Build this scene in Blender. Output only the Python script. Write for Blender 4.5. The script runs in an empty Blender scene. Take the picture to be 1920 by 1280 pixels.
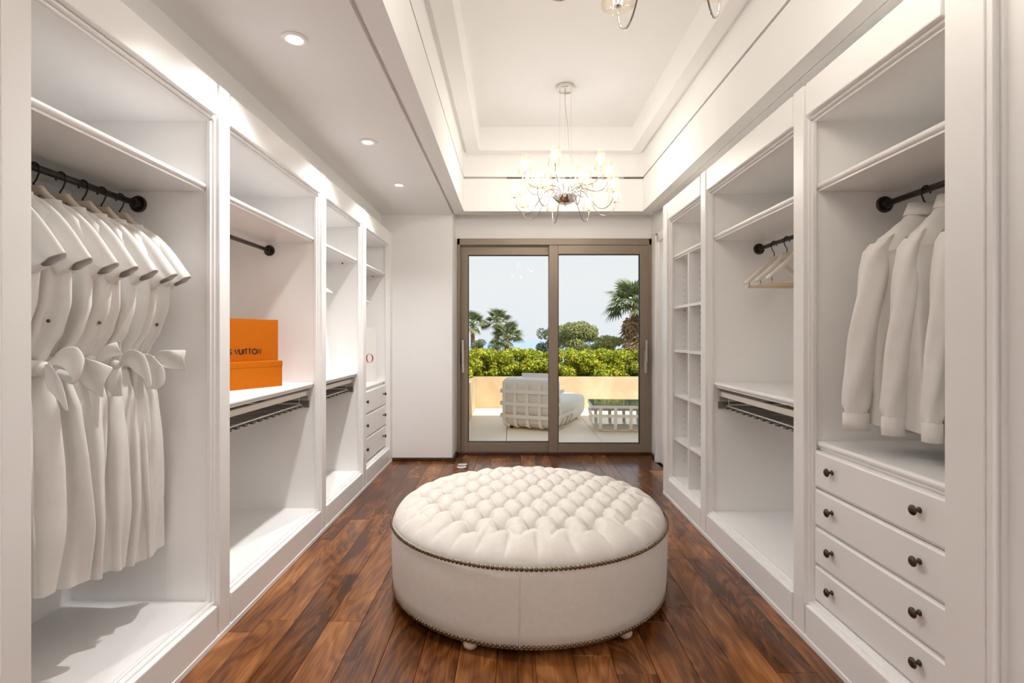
import bpy, bmesh, math, random
from mathutils import Vector, Matrix
R = math.radians
PI = math.pi
random.seed(7)
scene = bpy.context.scene
COL = scene.collection

# ------------------------------------------------------------------ camera, sky, sun, exposure
cam_d = bpy.data.cameras.new('camera')
cam = bpy.data.objects.new('camera', cam_d)
COL.objects.link(cam)
cam.location = (0, 0, 1.2)
cam.rotation_euler = (R(90), 0, 0)
cam_d.sensor_width = 36.0
cam_d.lens = 36.0 * 1000.0 / 1920.0
cam_d.shift_y = -9.0 / 1920.0
cam_d.clip_start = 0.02
cam_d.clip_end = 20000
scene.camera = cam

world = bpy.data.worlds.new('sky')
scene.world = world
world.use_nodes = True
wn = world.node_tree.nodes
wl = world.node_tree.links
wn.clear()
w_out = wn.new('ShaderNodeOutputWorld')
w_bg = wn.new('ShaderNodeBackground')
w_tc = wn.new('ShaderNodeTexCoord')
w_sep = wn.new('ShaderNodeSeparateXYZ')
w_rmp = wn.new('ShaderNodeValToRGB')
w_rmp.color_ramp.elements[0].position = 0.0
w_rmp.color_ramp.elements[0].color = (0.80, 0.86, 0.90, 1)
w_rmp.color_ramp.elements[1].position = 0.6
w_rmp.color_ramp.elements[1].color = (0.66, 0.78, 0.93, 1)
_e = w_rmp.color_ramp.elements.new(0.10)
_e.color = (0.85, 0.88, 0.89, 1)
wl.new(w_tc.outputs['Generated'], w_sep.inputs[0])
wl.new(w_sep.outputs['Z'], w_rmp.inputs[0])
wl.new(w_rmp.outputs[0], w_bg.inputs[0])
w_bg.inputs[1].default_value = 1.0
wl.new(w_bg.outputs[0], w_out.inputs[0])

SUN_DIR = Vector((0.50, -0.72, 1.0)).normalized()      # towards the sun: behind the house, to the right
sd = bpy.data.lights.new('sun', 'SUN')
sun = bpy.data.objects.new('sun', sd)
COL.objects.link(sun)
sd.energy = 5.2
sd.angle = R(0.6)
sd.color = (1.0, 0.94, 0.83)
sun.rotation_euler = SUN_DIR.to_track_quat('Z', 'Y').to_euler()

vs = scene.view_settings
vs.view_transform = 'Standard'
vs.look = 'None'
vs.gamma = 1.0
vs.use_curve_mapping = False
vs.exposure = 0.0
scene.cycles.max_bounces = 9
scene.cycles.diffuse_bounces = 7
scene.cycles.use_adaptive_sampling = True
scene.cycles.adaptive_threshold = 0.03
scene.cycles.glossy_bounces = 4
scene.cycles.transparent_max_bounces = 16
scene.cycles.sample_clamp_indirect = 6.0
scene.cycles.caustics_reflective = False
scene.cycles.caustics_refractive = False

BULB_STRENGTH = 118.0
SPOT_W = 72.0
FILL_W = 48.0

# ------------------------------------------------------------------ helpers
WL = {}


def link(o):
    COL.objects.link(o)
    return o


def props(o, label=None, cat=None, group=None, kind=None):
    if label: o['label'] = label
    if cat: o['category'] = cat
    if group: o['group'] = group
    if kind: o['kind'] = kind
    return o


def thing(name, loc=(0, 0, 0), rz=0.0, label=None, cat=None, group=None, kind=None):
    o = link(bpy.data.objects.new(name, None))
    o.location = loc
    o.rotation_euler = (0, 0, rz)
    o.empty_display_size = 0.05
    WL[o] = Vector(loc)
    return props(o, label, cat, group, kind)


class MB:
    def __init__(self):
        self.v = []
        self.f = []

    def add(self, vs_, fs_):
        b = len(self.v)
        self.v += [tuple(p) for p in vs_]
        self.f += [tuple(i + b for i in f) for f in fs_]
        return self

    def box(self, x0, x1, y0, y1, z0, z1):
        if x0 > x1: x0, x1 = x1, x0
        if y0 > y1: y0, y1 = y1, y0
        if z0 > z1: z0, z1 = z1, z0
        return self.add([(x0, y0, z0), (x1, y0, z0), (x1, y1, z0), (x0, y1, z0),
                         (x0, y0, z1), (x1, y0, z1), (x1, y1, z1), (x0, y1, z1)],
                        [(0, 3, 2, 1), (4, 5, 6, 7), (0, 1, 5, 4), (1, 2, 6, 5), (2, 3, 7, 6), (3, 0, 4, 7)])

    def rings(self, rs, caps=True, closed=True):
        n = len(rs[0])
        vs_ = [p for r in rs for p in r]
        fs_ = []
        for i in range(len(rs) - 1):
            for j in range(n if closed else n - 1):
                k = (j + 1) % n
                fs_.append((i * n + j, i * n + k, (i + 1) * n + k, (i + 1) * n + j))
        if caps and closed:
            fs_.append(tuple(reversed(range(n))))
            fs_.append(tuple((len(rs) - 1) * n + j for j in range(n)))
        return self.add(vs_, fs_)

    def tube(self, pts, r, n=8, caps=True):
        pts = [Vector(p) for p in pts]
        rad = r if isinstance(r, (list, tuple)) else [r] * len(pts)
        rs = []
        up = Vector((0, 0, 1))
        prev = None
        for i, p in enumerate(pts):
            if i == 0: d = pts[1] - p
            elif i == len(pts) - 1: d = p - pts[i - 1]
            else: d = pts[i + 1] - pts[i - 1]
            d.normalize()
            if prev is None:
                a = d.cross(up)
                if a.length < 1e-3: a = d.cross(Vector((1, 0, 0)))
            else:
                a = prev - d * prev.dot(d)
            a.normalize()
            prev = a
            b = d.cross(a)
            rs.append([p + (a * math.cos(2 * PI * k / n) + b * math.sin(2 * PI * k / n)) * rad[i] for k in range(n)])
        return self.rings(rs, caps)

    def lathe(self, prof, c=(0, 0, 0), n=24, axis='Z', caps=True):
        rs = []
        for r, z in prof:
            ring = []
            for k in range(n):
                t = 2 * PI * k / n
                if axis == 'Z': q = (c[0] + r * math.cos(t), c[1] + r * math.sin(t), c[2] + z)
                elif axis == 'X': q = (c[0] + z, c[1] + r * math.cos(t), c[2] + r * math.sin(t))
                else: q = (c[0] + r * math.sin(t), c[1] + z, c[2] + r * math.cos(t))
                ring.append(q)
            rs.append(ring)
        return self.rings(rs, caps)

    def prism(self, poly, axis, a0, a1):
        def mk(p, a):
            if axis == 'Y': return (p[0], a, p[1])
            if axis == 'X': return (a, p[0], p[1])
            return (p[0], p[1], a)
        return self.rings([[mk(p, a0) for p in poly], [mk(p, a1) for p in poly]])

    def build(self, name, mat, parent=None, smooth=False, bevel=0.0, bseg=2, world=True, loc=None, sub=0,
              solid=0.0, fix=True):
        me = bpy.data.meshes.new(name)
        off = WL.get(parent, Vector((0, 0, 0))) if (parent and world) else Vector((0, 0, 0))
        o3 = off
        me.from_pydata([(p[0] - o3[0], p[1] - o3[1], p[2] - o3[2]) for p in self.v], [], self.f)
        if fix:
            bm = bmesh.new()
            bm.from_mesh(me)
            bmesh.ops.recalc_face_normals(bm, faces=bm.faces)
            bm.to_mesh(me)
            bm.free()
        if smooth:
            me.polygons.foreach_set('use_smooth', [True] * len(me.polygons))
        me.update()
        if mat: me.materials.append(mat)
        o = link(bpy.data.objects.new(name, me))
        if parent:
            o.parent = parent
            WL[o] = off.copy()
        else:
            WL[o] = Vector((0, 0, 0))
        if bevel > 0:
            m = o.modifiers.new('edge', 'BEVEL')
            m.width = bevel
            m.segments = bseg
            m.limit_method = 'ANGLE'
            m.angle_limit = R(40)
        if solid:
            m = o.modifiers.new('cloth', 'SOLIDIFY')
            m.thickness = solid
            m.offset = 0
        if sub:
            m = o.modifiers.new('sub', 'SUBSURF')
            m.levels = sub
            m.render_levels = sub
        return o


def dup(o, parent=None, loc=None, rot=None):
    c = o.copy()
    link(c)
    c.parent = parent
    if loc is not None: c.location = loc
    if rot is not None: c.rotation_euler = rot
    for ch in o.children:
        dup(ch, c)
    return c


def inst(name, me, parent=None, loc=(0, 0, 0), rot=(0, 0, 0), scl=(1, 1, 1)):
    o = link(bpy.data.objects.new(name, me))
    o.parent = parent
    o.location = loc
    o.rotation_euler = rot
    o.scale = scl
    return o


def spline(pts, n=8):
    P = [Vector(p) for p in pts]
    P = [P[0] * 2 - P[1]] + P + [P[-1] * 2 - P[-2]]
    out = []
    for i in range(1, len(P) - 2):
        for k in range(n):
            t = k / n
            p0, p1, p2, p3 = P[i - 1], P[i], P[i + 1], P[i + 2]
            out.append(0.5 * ((2 * p1) + (p2 - p0) * t + (2 * p0 - 5 * p1 + 4 * p2 - p3) * t * t
                              + (3 * p1 - p0 - 3 * p2 + p3) * t ** 3))
    out.append(P[-2])
    return out


def lerp_table(tab, z):
    if z >= tab[0][0]: return tab[0][1:]
    for (z0, *a), (z1, *b) in zip(tab, tab[1:]):
        if z0 >= z >= z1:
            t = (z0 - z) / (z0 - z1)
            t = t * t * (3 - 2 * t) * 0.5 + t * 0.5
            return [p + (q - p) * t for p, q in zip(a, b)]
    return tab[-1][1:]


# ------------------------------------------------------------------ materials
def mat_new(name):
    m = bpy.data.materials.new(name)
    m.use_nodes = True
    nt = m.node_tree
    return m, nt, nt.nodes, nt.links, nt.nodes['Principled BSDF']


def paint(name, col, rough=0.5, var=0.02, scale=3.0, bump=0.0, bscale=200.0, metal=0.0, spec=0.5, coat=0.0, sheen=0.0):
    m, nt, n, l, b = mat_new(name)
    tc = n.new('ShaderNodeTexCoord')
    ns = n.new('ShaderNodeTexNoise')
    ns.inputs['Scale'].default_value = scale
    ns.inputs['Detail'].default_value = 3
    rp = n.new('ShaderNodeValToRGB')
    rp.color_ramp.elements[0].position = 0.3
    rp.color_ramp.elements[1].position = 0.7
    rp.color_ramp.elements[0].color = tuple(max(0, c * (1 - var)) for c in col) + (1,)
    rp.color_ramp.elements[1].color = tuple(min(1, c * (1 + var)) for c in col) + (1,)
    l.new(tc.outputs['Object'], ns.inputs['Vector'])
    l.new(ns.outputs['Fac'], rp.inputs[0])
    l.new(rp.outputs[0], b.inputs['Base Color'])
    b.inputs['Roughness'].default_value = rough
    b.inputs['Metallic'].default_value = metal
    b.inputs['Specular IOR Level'].default_value = spec
    b.inputs['Coat Weight'].default_value = coat
    b.inputs['Sheen Weight'].default_value = sheen
    if bump:
        n2 = n.new('ShaderNodeTexNoise')
        n2.inputs['Scale'].default_value = bscale
        n2.inputs['Detail'].default_value = 2
        bp = n.new('ShaderNodeBump')
        bp.inputs['Strength'].default_value = bump
        bp.inputs['Distance'].default_value = 0.002
        l.new(tc.outputs['Object'], n2.inputs['Vector'])
        l.new(n2.outputs['Fac'], bp.inputs['Height'])
        l.new(bp.outputs[0], b.inputs['Normal'])
    return m


def emit(name, col, strength):
    m, nt, n, l, b = mat_new(name)
    n.remove(b)
    e = n.new('ShaderNodeEmission')
    e.inputs[0].default_value = tuple(col) + (1,)
    e.inputs[1].default_value = strength
    l.new(e.outputs[0], n['Material Output'].inputs[0])
    return m


def thin_glass(name, tint=(1, 1, 1), refl=0.10, rough=0.02, film=0.0, film_col=(1, 1, 1), fres=0.6):
    m, nt, n, l, b = mat_new(name)
    n.remove(b)
    tr = n.new('ShaderNodeBsdfTransparent')
    tr.inputs[0].default_value = tuple(tint) + (1,)
    gl = n.new('ShaderNodeBsdfGlossy')
    gl.inputs['Roughness'].default_value = rough
    lw = n.new('ShaderNodeLayerWeight')
    lw.inputs[0].default_value = 0.25
    mm = n.new('ShaderNodeMath')
    mm.operation = 'MULTIPLY_ADD'
    mm.inputs[1].default_value = fres
    mm.inputs[2].default_value = refl
    mx = n.new('ShaderNodeMixShader')
    l.new(lw.outputs['Fresnel'], mm.inputs[0])
    l.new(mm.outputs[0], mx.inputs[0])
    l.new(tr.outputs[0], mx.inputs[1])
    l.new(gl.outputs[0], mx.inputs[2])
    last = mx
    if film:
        df = n.new('ShaderNodeBsdfTranslucent')
        df.inputs[0].default_value = tuple(film_col) + (1,)
        m2 = n.new('ShaderNodeMixShader')
        m2.inputs[0].default_value = film
        l.new(mx.outputs[0], m2.inputs[1])
        l.new(df.outputs[0], m2.inputs[2])
        last = m2
    l.new(last.outputs[0], n['Material Output'].inputs[0])
    return m


def wood_floor():
    m, nt, n, l, b = mat_new('walnut_plank')
    tc = n.new('ShaderNodeTexCoord')
    oi = n.new('ShaderNodeObjectInfo')
    mul = n.new('ShaderNodeVectorMath'); mul.operation = 'SCALE'
    cmb = n.new('ShaderNodeCombineXYZ')
    l.new(oi.outputs['Random'], cmb.inputs[0])
    l.new(oi.outputs['Random'], cmb.inputs[1])
    l.new(cmb.outputs[0], mul.inputs[0]); mul.inputs['Scale'].default_value = 37.0
    add = n.new('ShaderNodeVectorMath'); add.operation = 'ADD'
    l.new(tc.outputs['Object'], add.inputs[0]); l.new(mul.outputs[0], add.inputs[1])
    # warp
    mp = n.new('ShaderNodeMapping'); mp.inputs['Scale'].default_value = (5.5, 1.25, 5)
    l.new(add.outputs[0], mp.inputs[0])
    nw = n.new('ShaderNodeTexNoise'); nw.inputs['Scale'].default_value = 1.0; nw.inputs['Detail'].default_value = 2; nw.inputs['Distortion'].default_value = 0.9
    l.new(mp.outputs[0], nw.inputs['Vector'])
    # growth rings from the contour lines of that field
    ml = n.new('ShaderNodeMath'); ml.operation = 'MULTIPLY'; ml.inputs[1].default_value = 62.0
    l.new(nw.outputs['Fac'], ml.inputs[0])
    sn = n.new('ShaderNodeMath'); sn.operation = 'SINE'
    l.new(ml.outputs[0], sn.inputs[0])
    # fine grain
    mp2 = n.new('ShaderNodeMapping'); mp2.inputs['Scale'].default_value = (130, 5, 5)
    l.new(add.outputs[0], mp2.inputs[0])
    ng = n.new('ShaderNodeTexNoise'); ng.inputs['Scale'].default_value = 1.0; ng.inputs['Detail'].default_value = 3
    l.new(mp2.outputs[0], ng.inputs['Vector'])
    # broad dark clouds
    mp3 = n.new('ShaderNodeMapping'); mp3.inputs['Scale'].default_value = (9, 2.2, 3)
    l.new(add.outputs[0], mp3.inputs[0])
    nb = n.new('ShaderNodeTexNoise'); nb.inputs['Scale'].default_value = 1.0; nb.inputs['Detail'].default_value = 4; nb.inputs['Distortion'].default_value = 0.5
    l.new(mp3.outputs[0], nb.inputs['Vector'])

    def madd(src, k, c):
        x = n.new('ShaderNodeMath'); x.operation = 'MULTIPLY_ADD'
        l.new(src, x.inputs[0]); x.inputs[1].default_value = k
        if isinstance(c, (int, float)): x.inputs[2].default_value = c
        else: l.new(c, x.inputs[2])
        return x.outputs[0]
    s = madd(sn.outputs[0], 0.055, 0.0)
    s = madd(ng.outputs['Fac'], 0.34, s)
    s = madd(nb.outputs['Fac'], 0.72, s)
    s = madd(oi.outputs['Random'], 0.26, s)
    s = madd(s, 0.88, -0.085)
    rp = n.new('ShaderNodeValToRGB')
    e = rp.color_ramp.elements
    e[0].position = 0.18; e[0].color = (0.012, 0.0045, 0.002, 1)
    e[1].position = 0.85; e[1].color = (0.52, 0.24, 0.085, 1)
    x = e.new(0.40); x.color = (0.105, 0.032, 0.008, 1)
    x = e.new(0.60); x.color = (0.26, 0.095, 0.026, 1)
    l.new(s, rp.inputs[0])
    l.new(rp.outputs[0], b.inputs['Base Color'])
    b.inputs['Roughness'].default_value = 0.30
    rr = madd(ng.outputs['Fac'], 0.14, 0.16)
    l.new(rr, b.inputs['Roughness'])
    b.inputs['Specular IOR Level'].default_value = 0.5
    bp = n.new('ShaderNodeBump'); bp.inputs['Strength'].default_value = 0.12; bp.inputs['Distance'].default_value = 0.002
    l.new(ng.outputs['Fac'], bp.inputs['Height']); l.new(bp.outputs[0], b.inputs['Normal'])
    return m


def foliage_mat(name, c0, c1, c2, rough=0.6, trans=0.25):
    m, nt, n, l, b = mat_new(name)
    g = n.new('ShaderNodeNewGeometry')
    rp = n.new('ShaderNodeValToRGB')
    e = rp.color_ramp.elements
    e[0].color = tuple(c0) + (1,); e[1].color = tuple(c2) + (1,)
    x = e.new(0.5); x.color = tuple(c1) + (1,)
    l.new(g.outputs['Random Per Island'], rp.inputs[0])
    l.new(rp.outputs[0], b.inputs['Base Color'])
    b.inputs['Roughness'].default_value = rough
    tl = n.new('ShaderNodeBsdfTranslucent')
    l.new(rp.outputs[0], tl.inputs[0])
    mx = n.new('ShaderNodeMixShader'); mx.inputs[0].default_value = trans
    l.new(b.outputs[0], mx.inputs[1]); l.new(tl.outputs[0], mx.inputs[2])
    l.new(mx.outputs[0], n['Material Output'].inputs[0])
    return m


def stone_mat():
    m, nt, n, l, b = mat_new('travertine')
    tc = n.new('ShaderNodeTexCoord')
    ns = n.new('ShaderNodeTexNoise'); ns.inputs['Scale'].default_value = 1.6; ns.inputs['Detail'].default_value = 6; ns.inputs['Distortion'].default_value = 1.6
    l.new(tc.outputs['Object'], ns.inputs['Vector'])
    rp = n.new('ShaderNodeValToRGB')
    e = rp.color_ramp.elements
    e[0].position = 0.3; e[0].color = (0.50, 0.37, 0.225, 1)
    e[1].position = 0.7; e[1].color = (0.66, 0.54, 0.375, 1)
    l.new(ns.outputs['Fac'], rp.inputs[0]); l.new(rp.outputs[0], b.inputs['Base Color'])
    b.inputs['Roughness'].default_value = 0.6
    return m


M = {}
M['wall'] = paint('wall_paint', (0.85, 0.845, 0.84), 0.6, 0.01)
M['ceil'] = paint('ceiling_paint', (0.87, 0.865, 0.86), 0.65, 0.01)
M['cab'] = paint('cabinet_lacquer', (0.86, 0.855, 0.85), 0.32, 0.008, spec=0.45)
M['panel'] = paint('cabinet_lining', (0.92, 0.913, 0.905), 0.42, 0.012, scale=1.5, spec=0.4)
M['wood'] = wood_floor()
M['dark_wood'] = paint('dark_baseboard_wood', (0.055, 0.022, 0.010), 0.35, 0.35, scale=20)
M['frame'] = paint('bronze_aluminium', (0.285, 0.225, 0.172), 0.42, 0.04, metal=0.2, scale=2.0)
M['rubber'] = paint('black_gasket', (0.012, 0.012, 0.012), 0.6)
M['satin'] = paint('satin_steel', (0.66, 0.64, 0.61), 0.34, 0.03, metal=0.9)
M['chrome'] = paint('chrome', (0.80, 0.79, 0.77), 0.06, 0.01, metal=1.0)
M['arm'] = paint('dark_chrome', (0.50, 0.48, 0.45), 0.12, 0.01, metal=1.0)
M['rod'] = paint('dark_gunmetal', (0.060, 0.052, 0.046), 0.35, 0.1, metal=0.8, scale=30)
M['hook'] = paint('black_hook_steel', (0.03, 0.027, 0.025), 0.4, 0.1, metal=0.7)
M['knob'] = paint('antique_brass_knob', (0.085, 0.066, 0.048), 0.3, 0.5, scale=160, metal=0.9, bump=0.6, bscale=260)
M['nail'] = paint('antique_nailhead', (0.21, 0.135, 0.075), 0.28, 0.25, scale=60, metal=0.95)
M['rackwire'] = paint('rack_wire_grey', (0.20, 0.185, 0.165), 0.4, 0.1, metal=0.6)
M['rackbar'] = paint('rack_bar_cream', (0.74, 0.70, 0.64), 0.35, 0.02)
M['cotton'] = paint('white_cotton', (0.765, 0.75, 0.725), 0.85, 0.02, scale=20, bump=0.15, bscale=900, sheen=0.15)
M['shirt'] = paint('white_shirting', (0.81, 0.795, 0.77), 0.8, 0.02, scale=20, bump=0.12, bscale=900, sheen=0.1)
M['linen'] = paint('cream_linen', (0.70, 0.655, 0.60), 0.85, 0.03, scale=40, bump=0.35, bscale=500, sheen=0.1)
M['button'] = paint('dark_button', (0.06, 0.05, 0.045), 0.4)
M['hanger'] = paint('pale_hanger_wood', (0.60, 0.51, 0.41), 0.45, 0.06, scale=18)
M['hanger_white'] = paint('bleached_hanger_wood', (0.74, 0.69, 0.61), 0.45, 0.05, scale=18)
M['bar_wood'] = paint('hanger_bar_wood', (0.66, 0.55, 0.40), 0.5, 0.08, scale=30)
M['orange'] = paint('orange_card', (0.47, 0.118, 0.001), 0.7, 0.05, scale=90, spec=0.15)
M['print'] = paint('black_print', (0.015, 0.010, 0.008), 0.6)
M['bag'] = paint('white_card', (0.74, 0.72, 0.69), 0.5, 0.01)
M['red'] = paint('red_print', (0.36, 0.012, 0.02), 0.5)
M['glass'] = thin_glass('door_glass', refl=0.0, rough=0.0, fres=0.12)
M['shade'] = thin_glass('shade_glass', tint=(1.0, 0.97, 0.92), refl=0.02, rough=0.05, film=0.012, film_col=(1, 0.9, 0.75), fres=0.35)
M['disc'] = paint('clear_acrylic', (0.70, 0.73, 0.71), 0.12, 0.05, spec=0.7)
M['tableglass'] = paint('table_glass', (0.16, 0.20, 0.19), 0.06, 0.2, scale=6, spec=0.8)
M['bulb'] = emit('bulb_glow', (1.0, 0.98, 0.95), BULB_STRENGTH)
M['lens'] = emit('downlight_glow', (1.0, 0.93, 0.84), 30.0)
M['cord'] = paint('clear_cord', (0.62, 0.58, 0.52), 0.35)
M['stone'] = stone_mat()
M['tile'] = paint('terrace_tile', (0.93, 0.80, 0.63), 0.6, 0.04, scale=1.5, bump=0.1, bscale=90)
M['render'] = paint('house_render', (0.72, 0.68, 0.62), 0.8, 0.03)
M['outfab'] = paint('outdoor_cushion', (0.84, 0.79, 0.71), 0.9, 0.02, bump=0.2, bscale=300)
M['band'] = paint('white_webbing', (0.88, 0.84, 0.77), 0.6, 0.02)
M['soil'] = paint('planter_soil', (0.05, 0.035, 0.022), 0.9, 0.4, scale=12)
M['ground'] = paint('hillside', (0.16, 0.15, 0.08), 0.9, 0.4, scale=0.2)
M['sea'] = paint('sea_water', (0.34, 0.44, 0.58), 0.6, 0.05, scale=0.01, spec=0.1)
M['hedge'] = foliage_mat('hedge_leaf', (0.14, 0.23, 0.016), (0.38, 0.45, 0.03), (0.82, 0.72, 0.065), trans=0.35)
M['twig'] = paint('twig_brown', (0.05, 0.035, 0.02), 0.9, 0.3, scale=10)
M['pine'] = foliage_mat('pine_needles', (0.12, 0.16, 0.055), (0.26, 0.29, 0.10), (0.48, 0.46, 0.18))
M['pine_dark'] = foliage_mat('dark_pine_needles', (0.07, 0.10, 0.05), (0.13, 0.165, 0.075), (0.24, 0.26, 0.11))
M['bush'] = foliage_mat('bush_leaf', (0.20, 0.23, 0.08), (0.34, 0.35, 0.12), (0.52, 0.48, 0.14))
M['palm'] = foliage_mat('palm_leaf', (0.11, 0.15, 0.065), (0.20, 0.24, 0.11), (0.33, 0.35, 0.17))
M['palm_dead'] = foliage_mat('dead_palm_leaf', (0.20, 0.12, 0.055), (0.33, 0.21, 0.10), (0.46, 0.32, 0.16))
M['trunk'] = paint('palm_trunk', (0.42, 0.24, 0.13), 0.9, 0.3, scale=5)

# ------------------------------------------------------------------ the room
XF = 1.155          # front plane of both cabinet banks
XB = 1.755          # back of the cabinets
Z_CAB = 2.195
Z_SOF = 2.375
Y_NEAR = -1.3


def structure(name, mb, mat, parent=None, **k):
    o = mb.build(name, mat, parent, **k)
    if parent is None: o['kind'] = 'structure'
    return o


# floor: walnut planks, each a piece of its own over a dark bed
floor = structure('floor', MB().box(-1.9, 1.9, Y_NEAR, 5.44, -0.06, -0.016), M['dark_wood'])
floor['label'] = 'dark walnut plank floor of the dressing room'
PW = 0.1433
rnd = random.Random(21)
plank_me = {}


def plank_mesh(length):
    k = round(length, 2)
    if k not in plank_me:
        w = PW / 2 - 0.0007
        h = k / 2 - 0.0007
        e = 0.0012
        mb = MB()
        mb.rings([[(-w, -h, -0.015), (w, -h, -0.015), (w, h, -0.015), (-w, h, -0.015)],
                  [(-w, -h, -e), (w, -h, -e), (w, h, -e), (-w, h, -e)],
                  [(-w + e, -h + e, 0), (w - e, -h + e, 0), (w - e, h - e, 0), (-w + e, h - e, 0)]])
        me = bpy.data.meshes.new('plank')
        me.from_pydata(mb.v, [], mb.f)
        me.materials.append(M['wood'])
        plank_me[k] = me
    return k, plank_me[k]


starts = {0: [2.26, 3.5], 1: [2.69, 3.62], 2: [2.25, 3.3]}
for c in range(-1, 17):
    xc = -1.06 + (c + 0.5) * PW
    ys = []
    if c in starts:
        ys = [Y_NEAR, 1.28] + starts[c] + [4.55, 5.42]
    else:
        y = Y_NEAR - rnd.uniform(0, 0.8)
        ys = [Y_NEAR]
        while y < 5.42:
            y += rnd.choice([0.82, 0.98, 1.12, 1.24, 1.36])
            if Y_NEAR + 0.15 < y < 5.3: ys.append(y)
        ys.append(5.42)
    for a, b in zip(ys, ys[1:]):
        k, me = plank_mesh(b - a)
        inst('plank', me, floor, (xc, (a + b) / 2, 0))

# walls
wall_left = structure('wall_left', MB().box(-1.90, -1.757, 1.18, 5.6, 0, 3.3).box(-1.9, -1.263, 1.18, 5.16, 2.197, 2.6), M['wall'])
wall_left['label'] = 'white left wall above the cabinets'
w = MB().box(1.757, 1.90, 1.30, 4.09, 0, 3.3).box(1.415, 1.90, 4.085, 5.6, 0, 3.3).box(1.42, 1.76, 1.30, 4.085, 2.197, 2.6)
wall_right = structure('wall_right', w, M['wall'])
wall_right['label'] = 'white right wall beside the glass door'
w = MB().box(-1.757, -0.575, 5.15, 5.60, 0, 2.9)
wall_pier = structure('wall_pier', w, M['wall'], bevel=0.006)
wall_pier['label'] = 'plain white wall pier left of the glass door'
w = MB().box(-0.575, 1.415, 5.42, 5.60, 2.196, 3.0).box(-0.575, -0.556, 5.42, 5.60, 0, 2.196)
wall_back = structure('wall_back', w, M['wall'])
wall_back['label'] = 'white wall above the sliding glass door'
w = MB().box(-1.9, 1.9, Y_NEAR - 0.1, Y_NEAR, 0, 3.3).box(-2.0, -1.9, Y_NEAR, 1.2, 0, 3.3).box(1.9, 2.0, Y_NEAR, 1.3, 0, 3.3)
w.box(-1.9, -1.16, 1.12, 1.195, 0, 2.5)
w.box(1.196, 1.9, 1.23, 1.302, 0, 2.5)
wall_near = structure('wall_near', w, M['wall'])
wall_near['label'] = 'white walls of the entrance side of the dressing room'

# house shell outside (roof edge and outer wall throw the terrace shade)
w = MB().box(-4, -0.556, 5.60, 5.72, -0.1, 3.25).box(1.415, 5, 5.60, 5.72, -0.1, 3.25).box(-0.556, 1.415, 5.60, 5.72, 2.196, 3.25)
w.box(-4, 5, -1.6, 5.72, 3.25, 3.4)
house = structure('wall_house_outside', w, M['render'])
house['label'] = 'outer wall and flat roof of the house'

# baseboards (dark wood)
structure('baseboard_pier', MB().box(-1.155, -0.557, 5.132, 5.152, 0, 0.034).box(-0.577, -0.557, 5.15, 5.42, 0, 0.034), M['dark_wood'], bevel=0.003)
structure('baseboard_back', MB().box(-0.56, 1.415, 5.395, 5.42, 0, 0.030), M['dark_wood'], bevel=0.003)
structure('baseboard_right', MB().box(1.393, 1.416, 5.17, 5.40, 0, 0.034), M['dark_wood'], bevel=0.003)

# ceiling
ceiling = thing('ceiling', (0.4, 2.2, 3.12), kind='structure', label='white stepped tray ceiling over the room')
TX0, TX1, TY0, TY1 = -0.4515, 1.226, -0.9, 5.0      # tray opening
IX0, IX1, IY0, IY1 = -0.300, 1.100, -0.75, 4.885    # inner recess


def ring4(mb, outer, inner, z0, z1):
    ox0, ox1, oy0, oy1 = outer
    ix0, ix1, iy0, iy1 = inner
    o = [(ox0, oy0), (ox1, oy0), (ox1, oy1), (ox0, oy1)]
    i = [(ix0, iy0), (ix1, iy0), (ix1, iy1), (ix0, iy1)]
    vs_ = [(x, y, z0) for x, y in o] + [(x, y, z0) for x, y in i] + [(x, y, z1) for x, y in o] + [(x, y, z1) for x, y in i]
    fs_ = []
    for k in range(4):
        j = (k + 1) % 4
        fs_ += [(k, 4 + k, 4 + j, j), (8 + k, 8 + j, 12 + j, 12 + k), (4 + k, 12 + k, 12 + j, 4 + j), (k, j, 8 + j, 8 + k)]
    return mb.add(vs_, fs_)


def rect(d, y=None):
    return (TX0 - d, TX1 + d, TY0 - d, TY1 + d)


mb = MB()
mb.box(-1.9, -0.571, Y_NEAR, 5.16, Z_SOF, Z_SOF + 0.1)
mb.box(-0.571, -0.556, Y_NEAR, 5.16, Z_SOF + 0.022, Z_SOF + 0.1)
mb.box(-0.556, -0.542, Y_NEAR, 5.16, Z_SOF + 0.010, Z_SOF + 0.1)
mb.build('soffit_panel', M['ceil'], ceiling)
mb = MB()
mb.box(1.312, 1.328, Y_NEAR, 5.16, Z_SOF + 0.022, Z_SOF + 0.1)
mb.box(1.328, 1.345, Y_NEAR, 5.16, Z_SOF + 0.010, Z_SOF + 0.1)
mb.box(1.345, 1.9, Y_NEAR, 5.16, Z_SOF + 0.030, Z_SOF + 0.1)
mb.build('soffit_panel', M['ceil'], ceiling)
mb = MB()
ring4(mb, (-0.542, 1.312, TY0 - 0.3, 5.12), (TX0, TX1, TY0, TY1), Z_SOF, 2.680)
mb.box(-0.575, 1.416, 5.12, 5.135, Z_SOF + 0.012, 2.6)
mb.box(-0.575, 1.416, 5.135, 5.43, Z_SOF + 0.06, 2.6)
mb.box(-1.9, 1.9, Y_NEAR, TY0 - 0.3, Z_SOF, 2.6)
mb.build('tray_beam', M['ceil'], ceiling, bevel=0.003)
mb = MB()
ring4(mb, (-0.542, 1.312, TY0 - 0.3, 5.12), (TX0 - 0.018, TX1 + 0.018, TY0 - 0.018, TY1 + 0.018), 2.680, 2.698)
mb.build('tray_groove', M['satin'], ceiling)
mb = MB()
ring4(mb, (-0.542, 1.312, TY0 - 0.3, 5.12), (TX0, TX1, TY0, TY1), 2.698, 3.20)
mb.build('tray_wall', M['ceil'], ceiling, bevel=0.003)
mb = MB()
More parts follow.
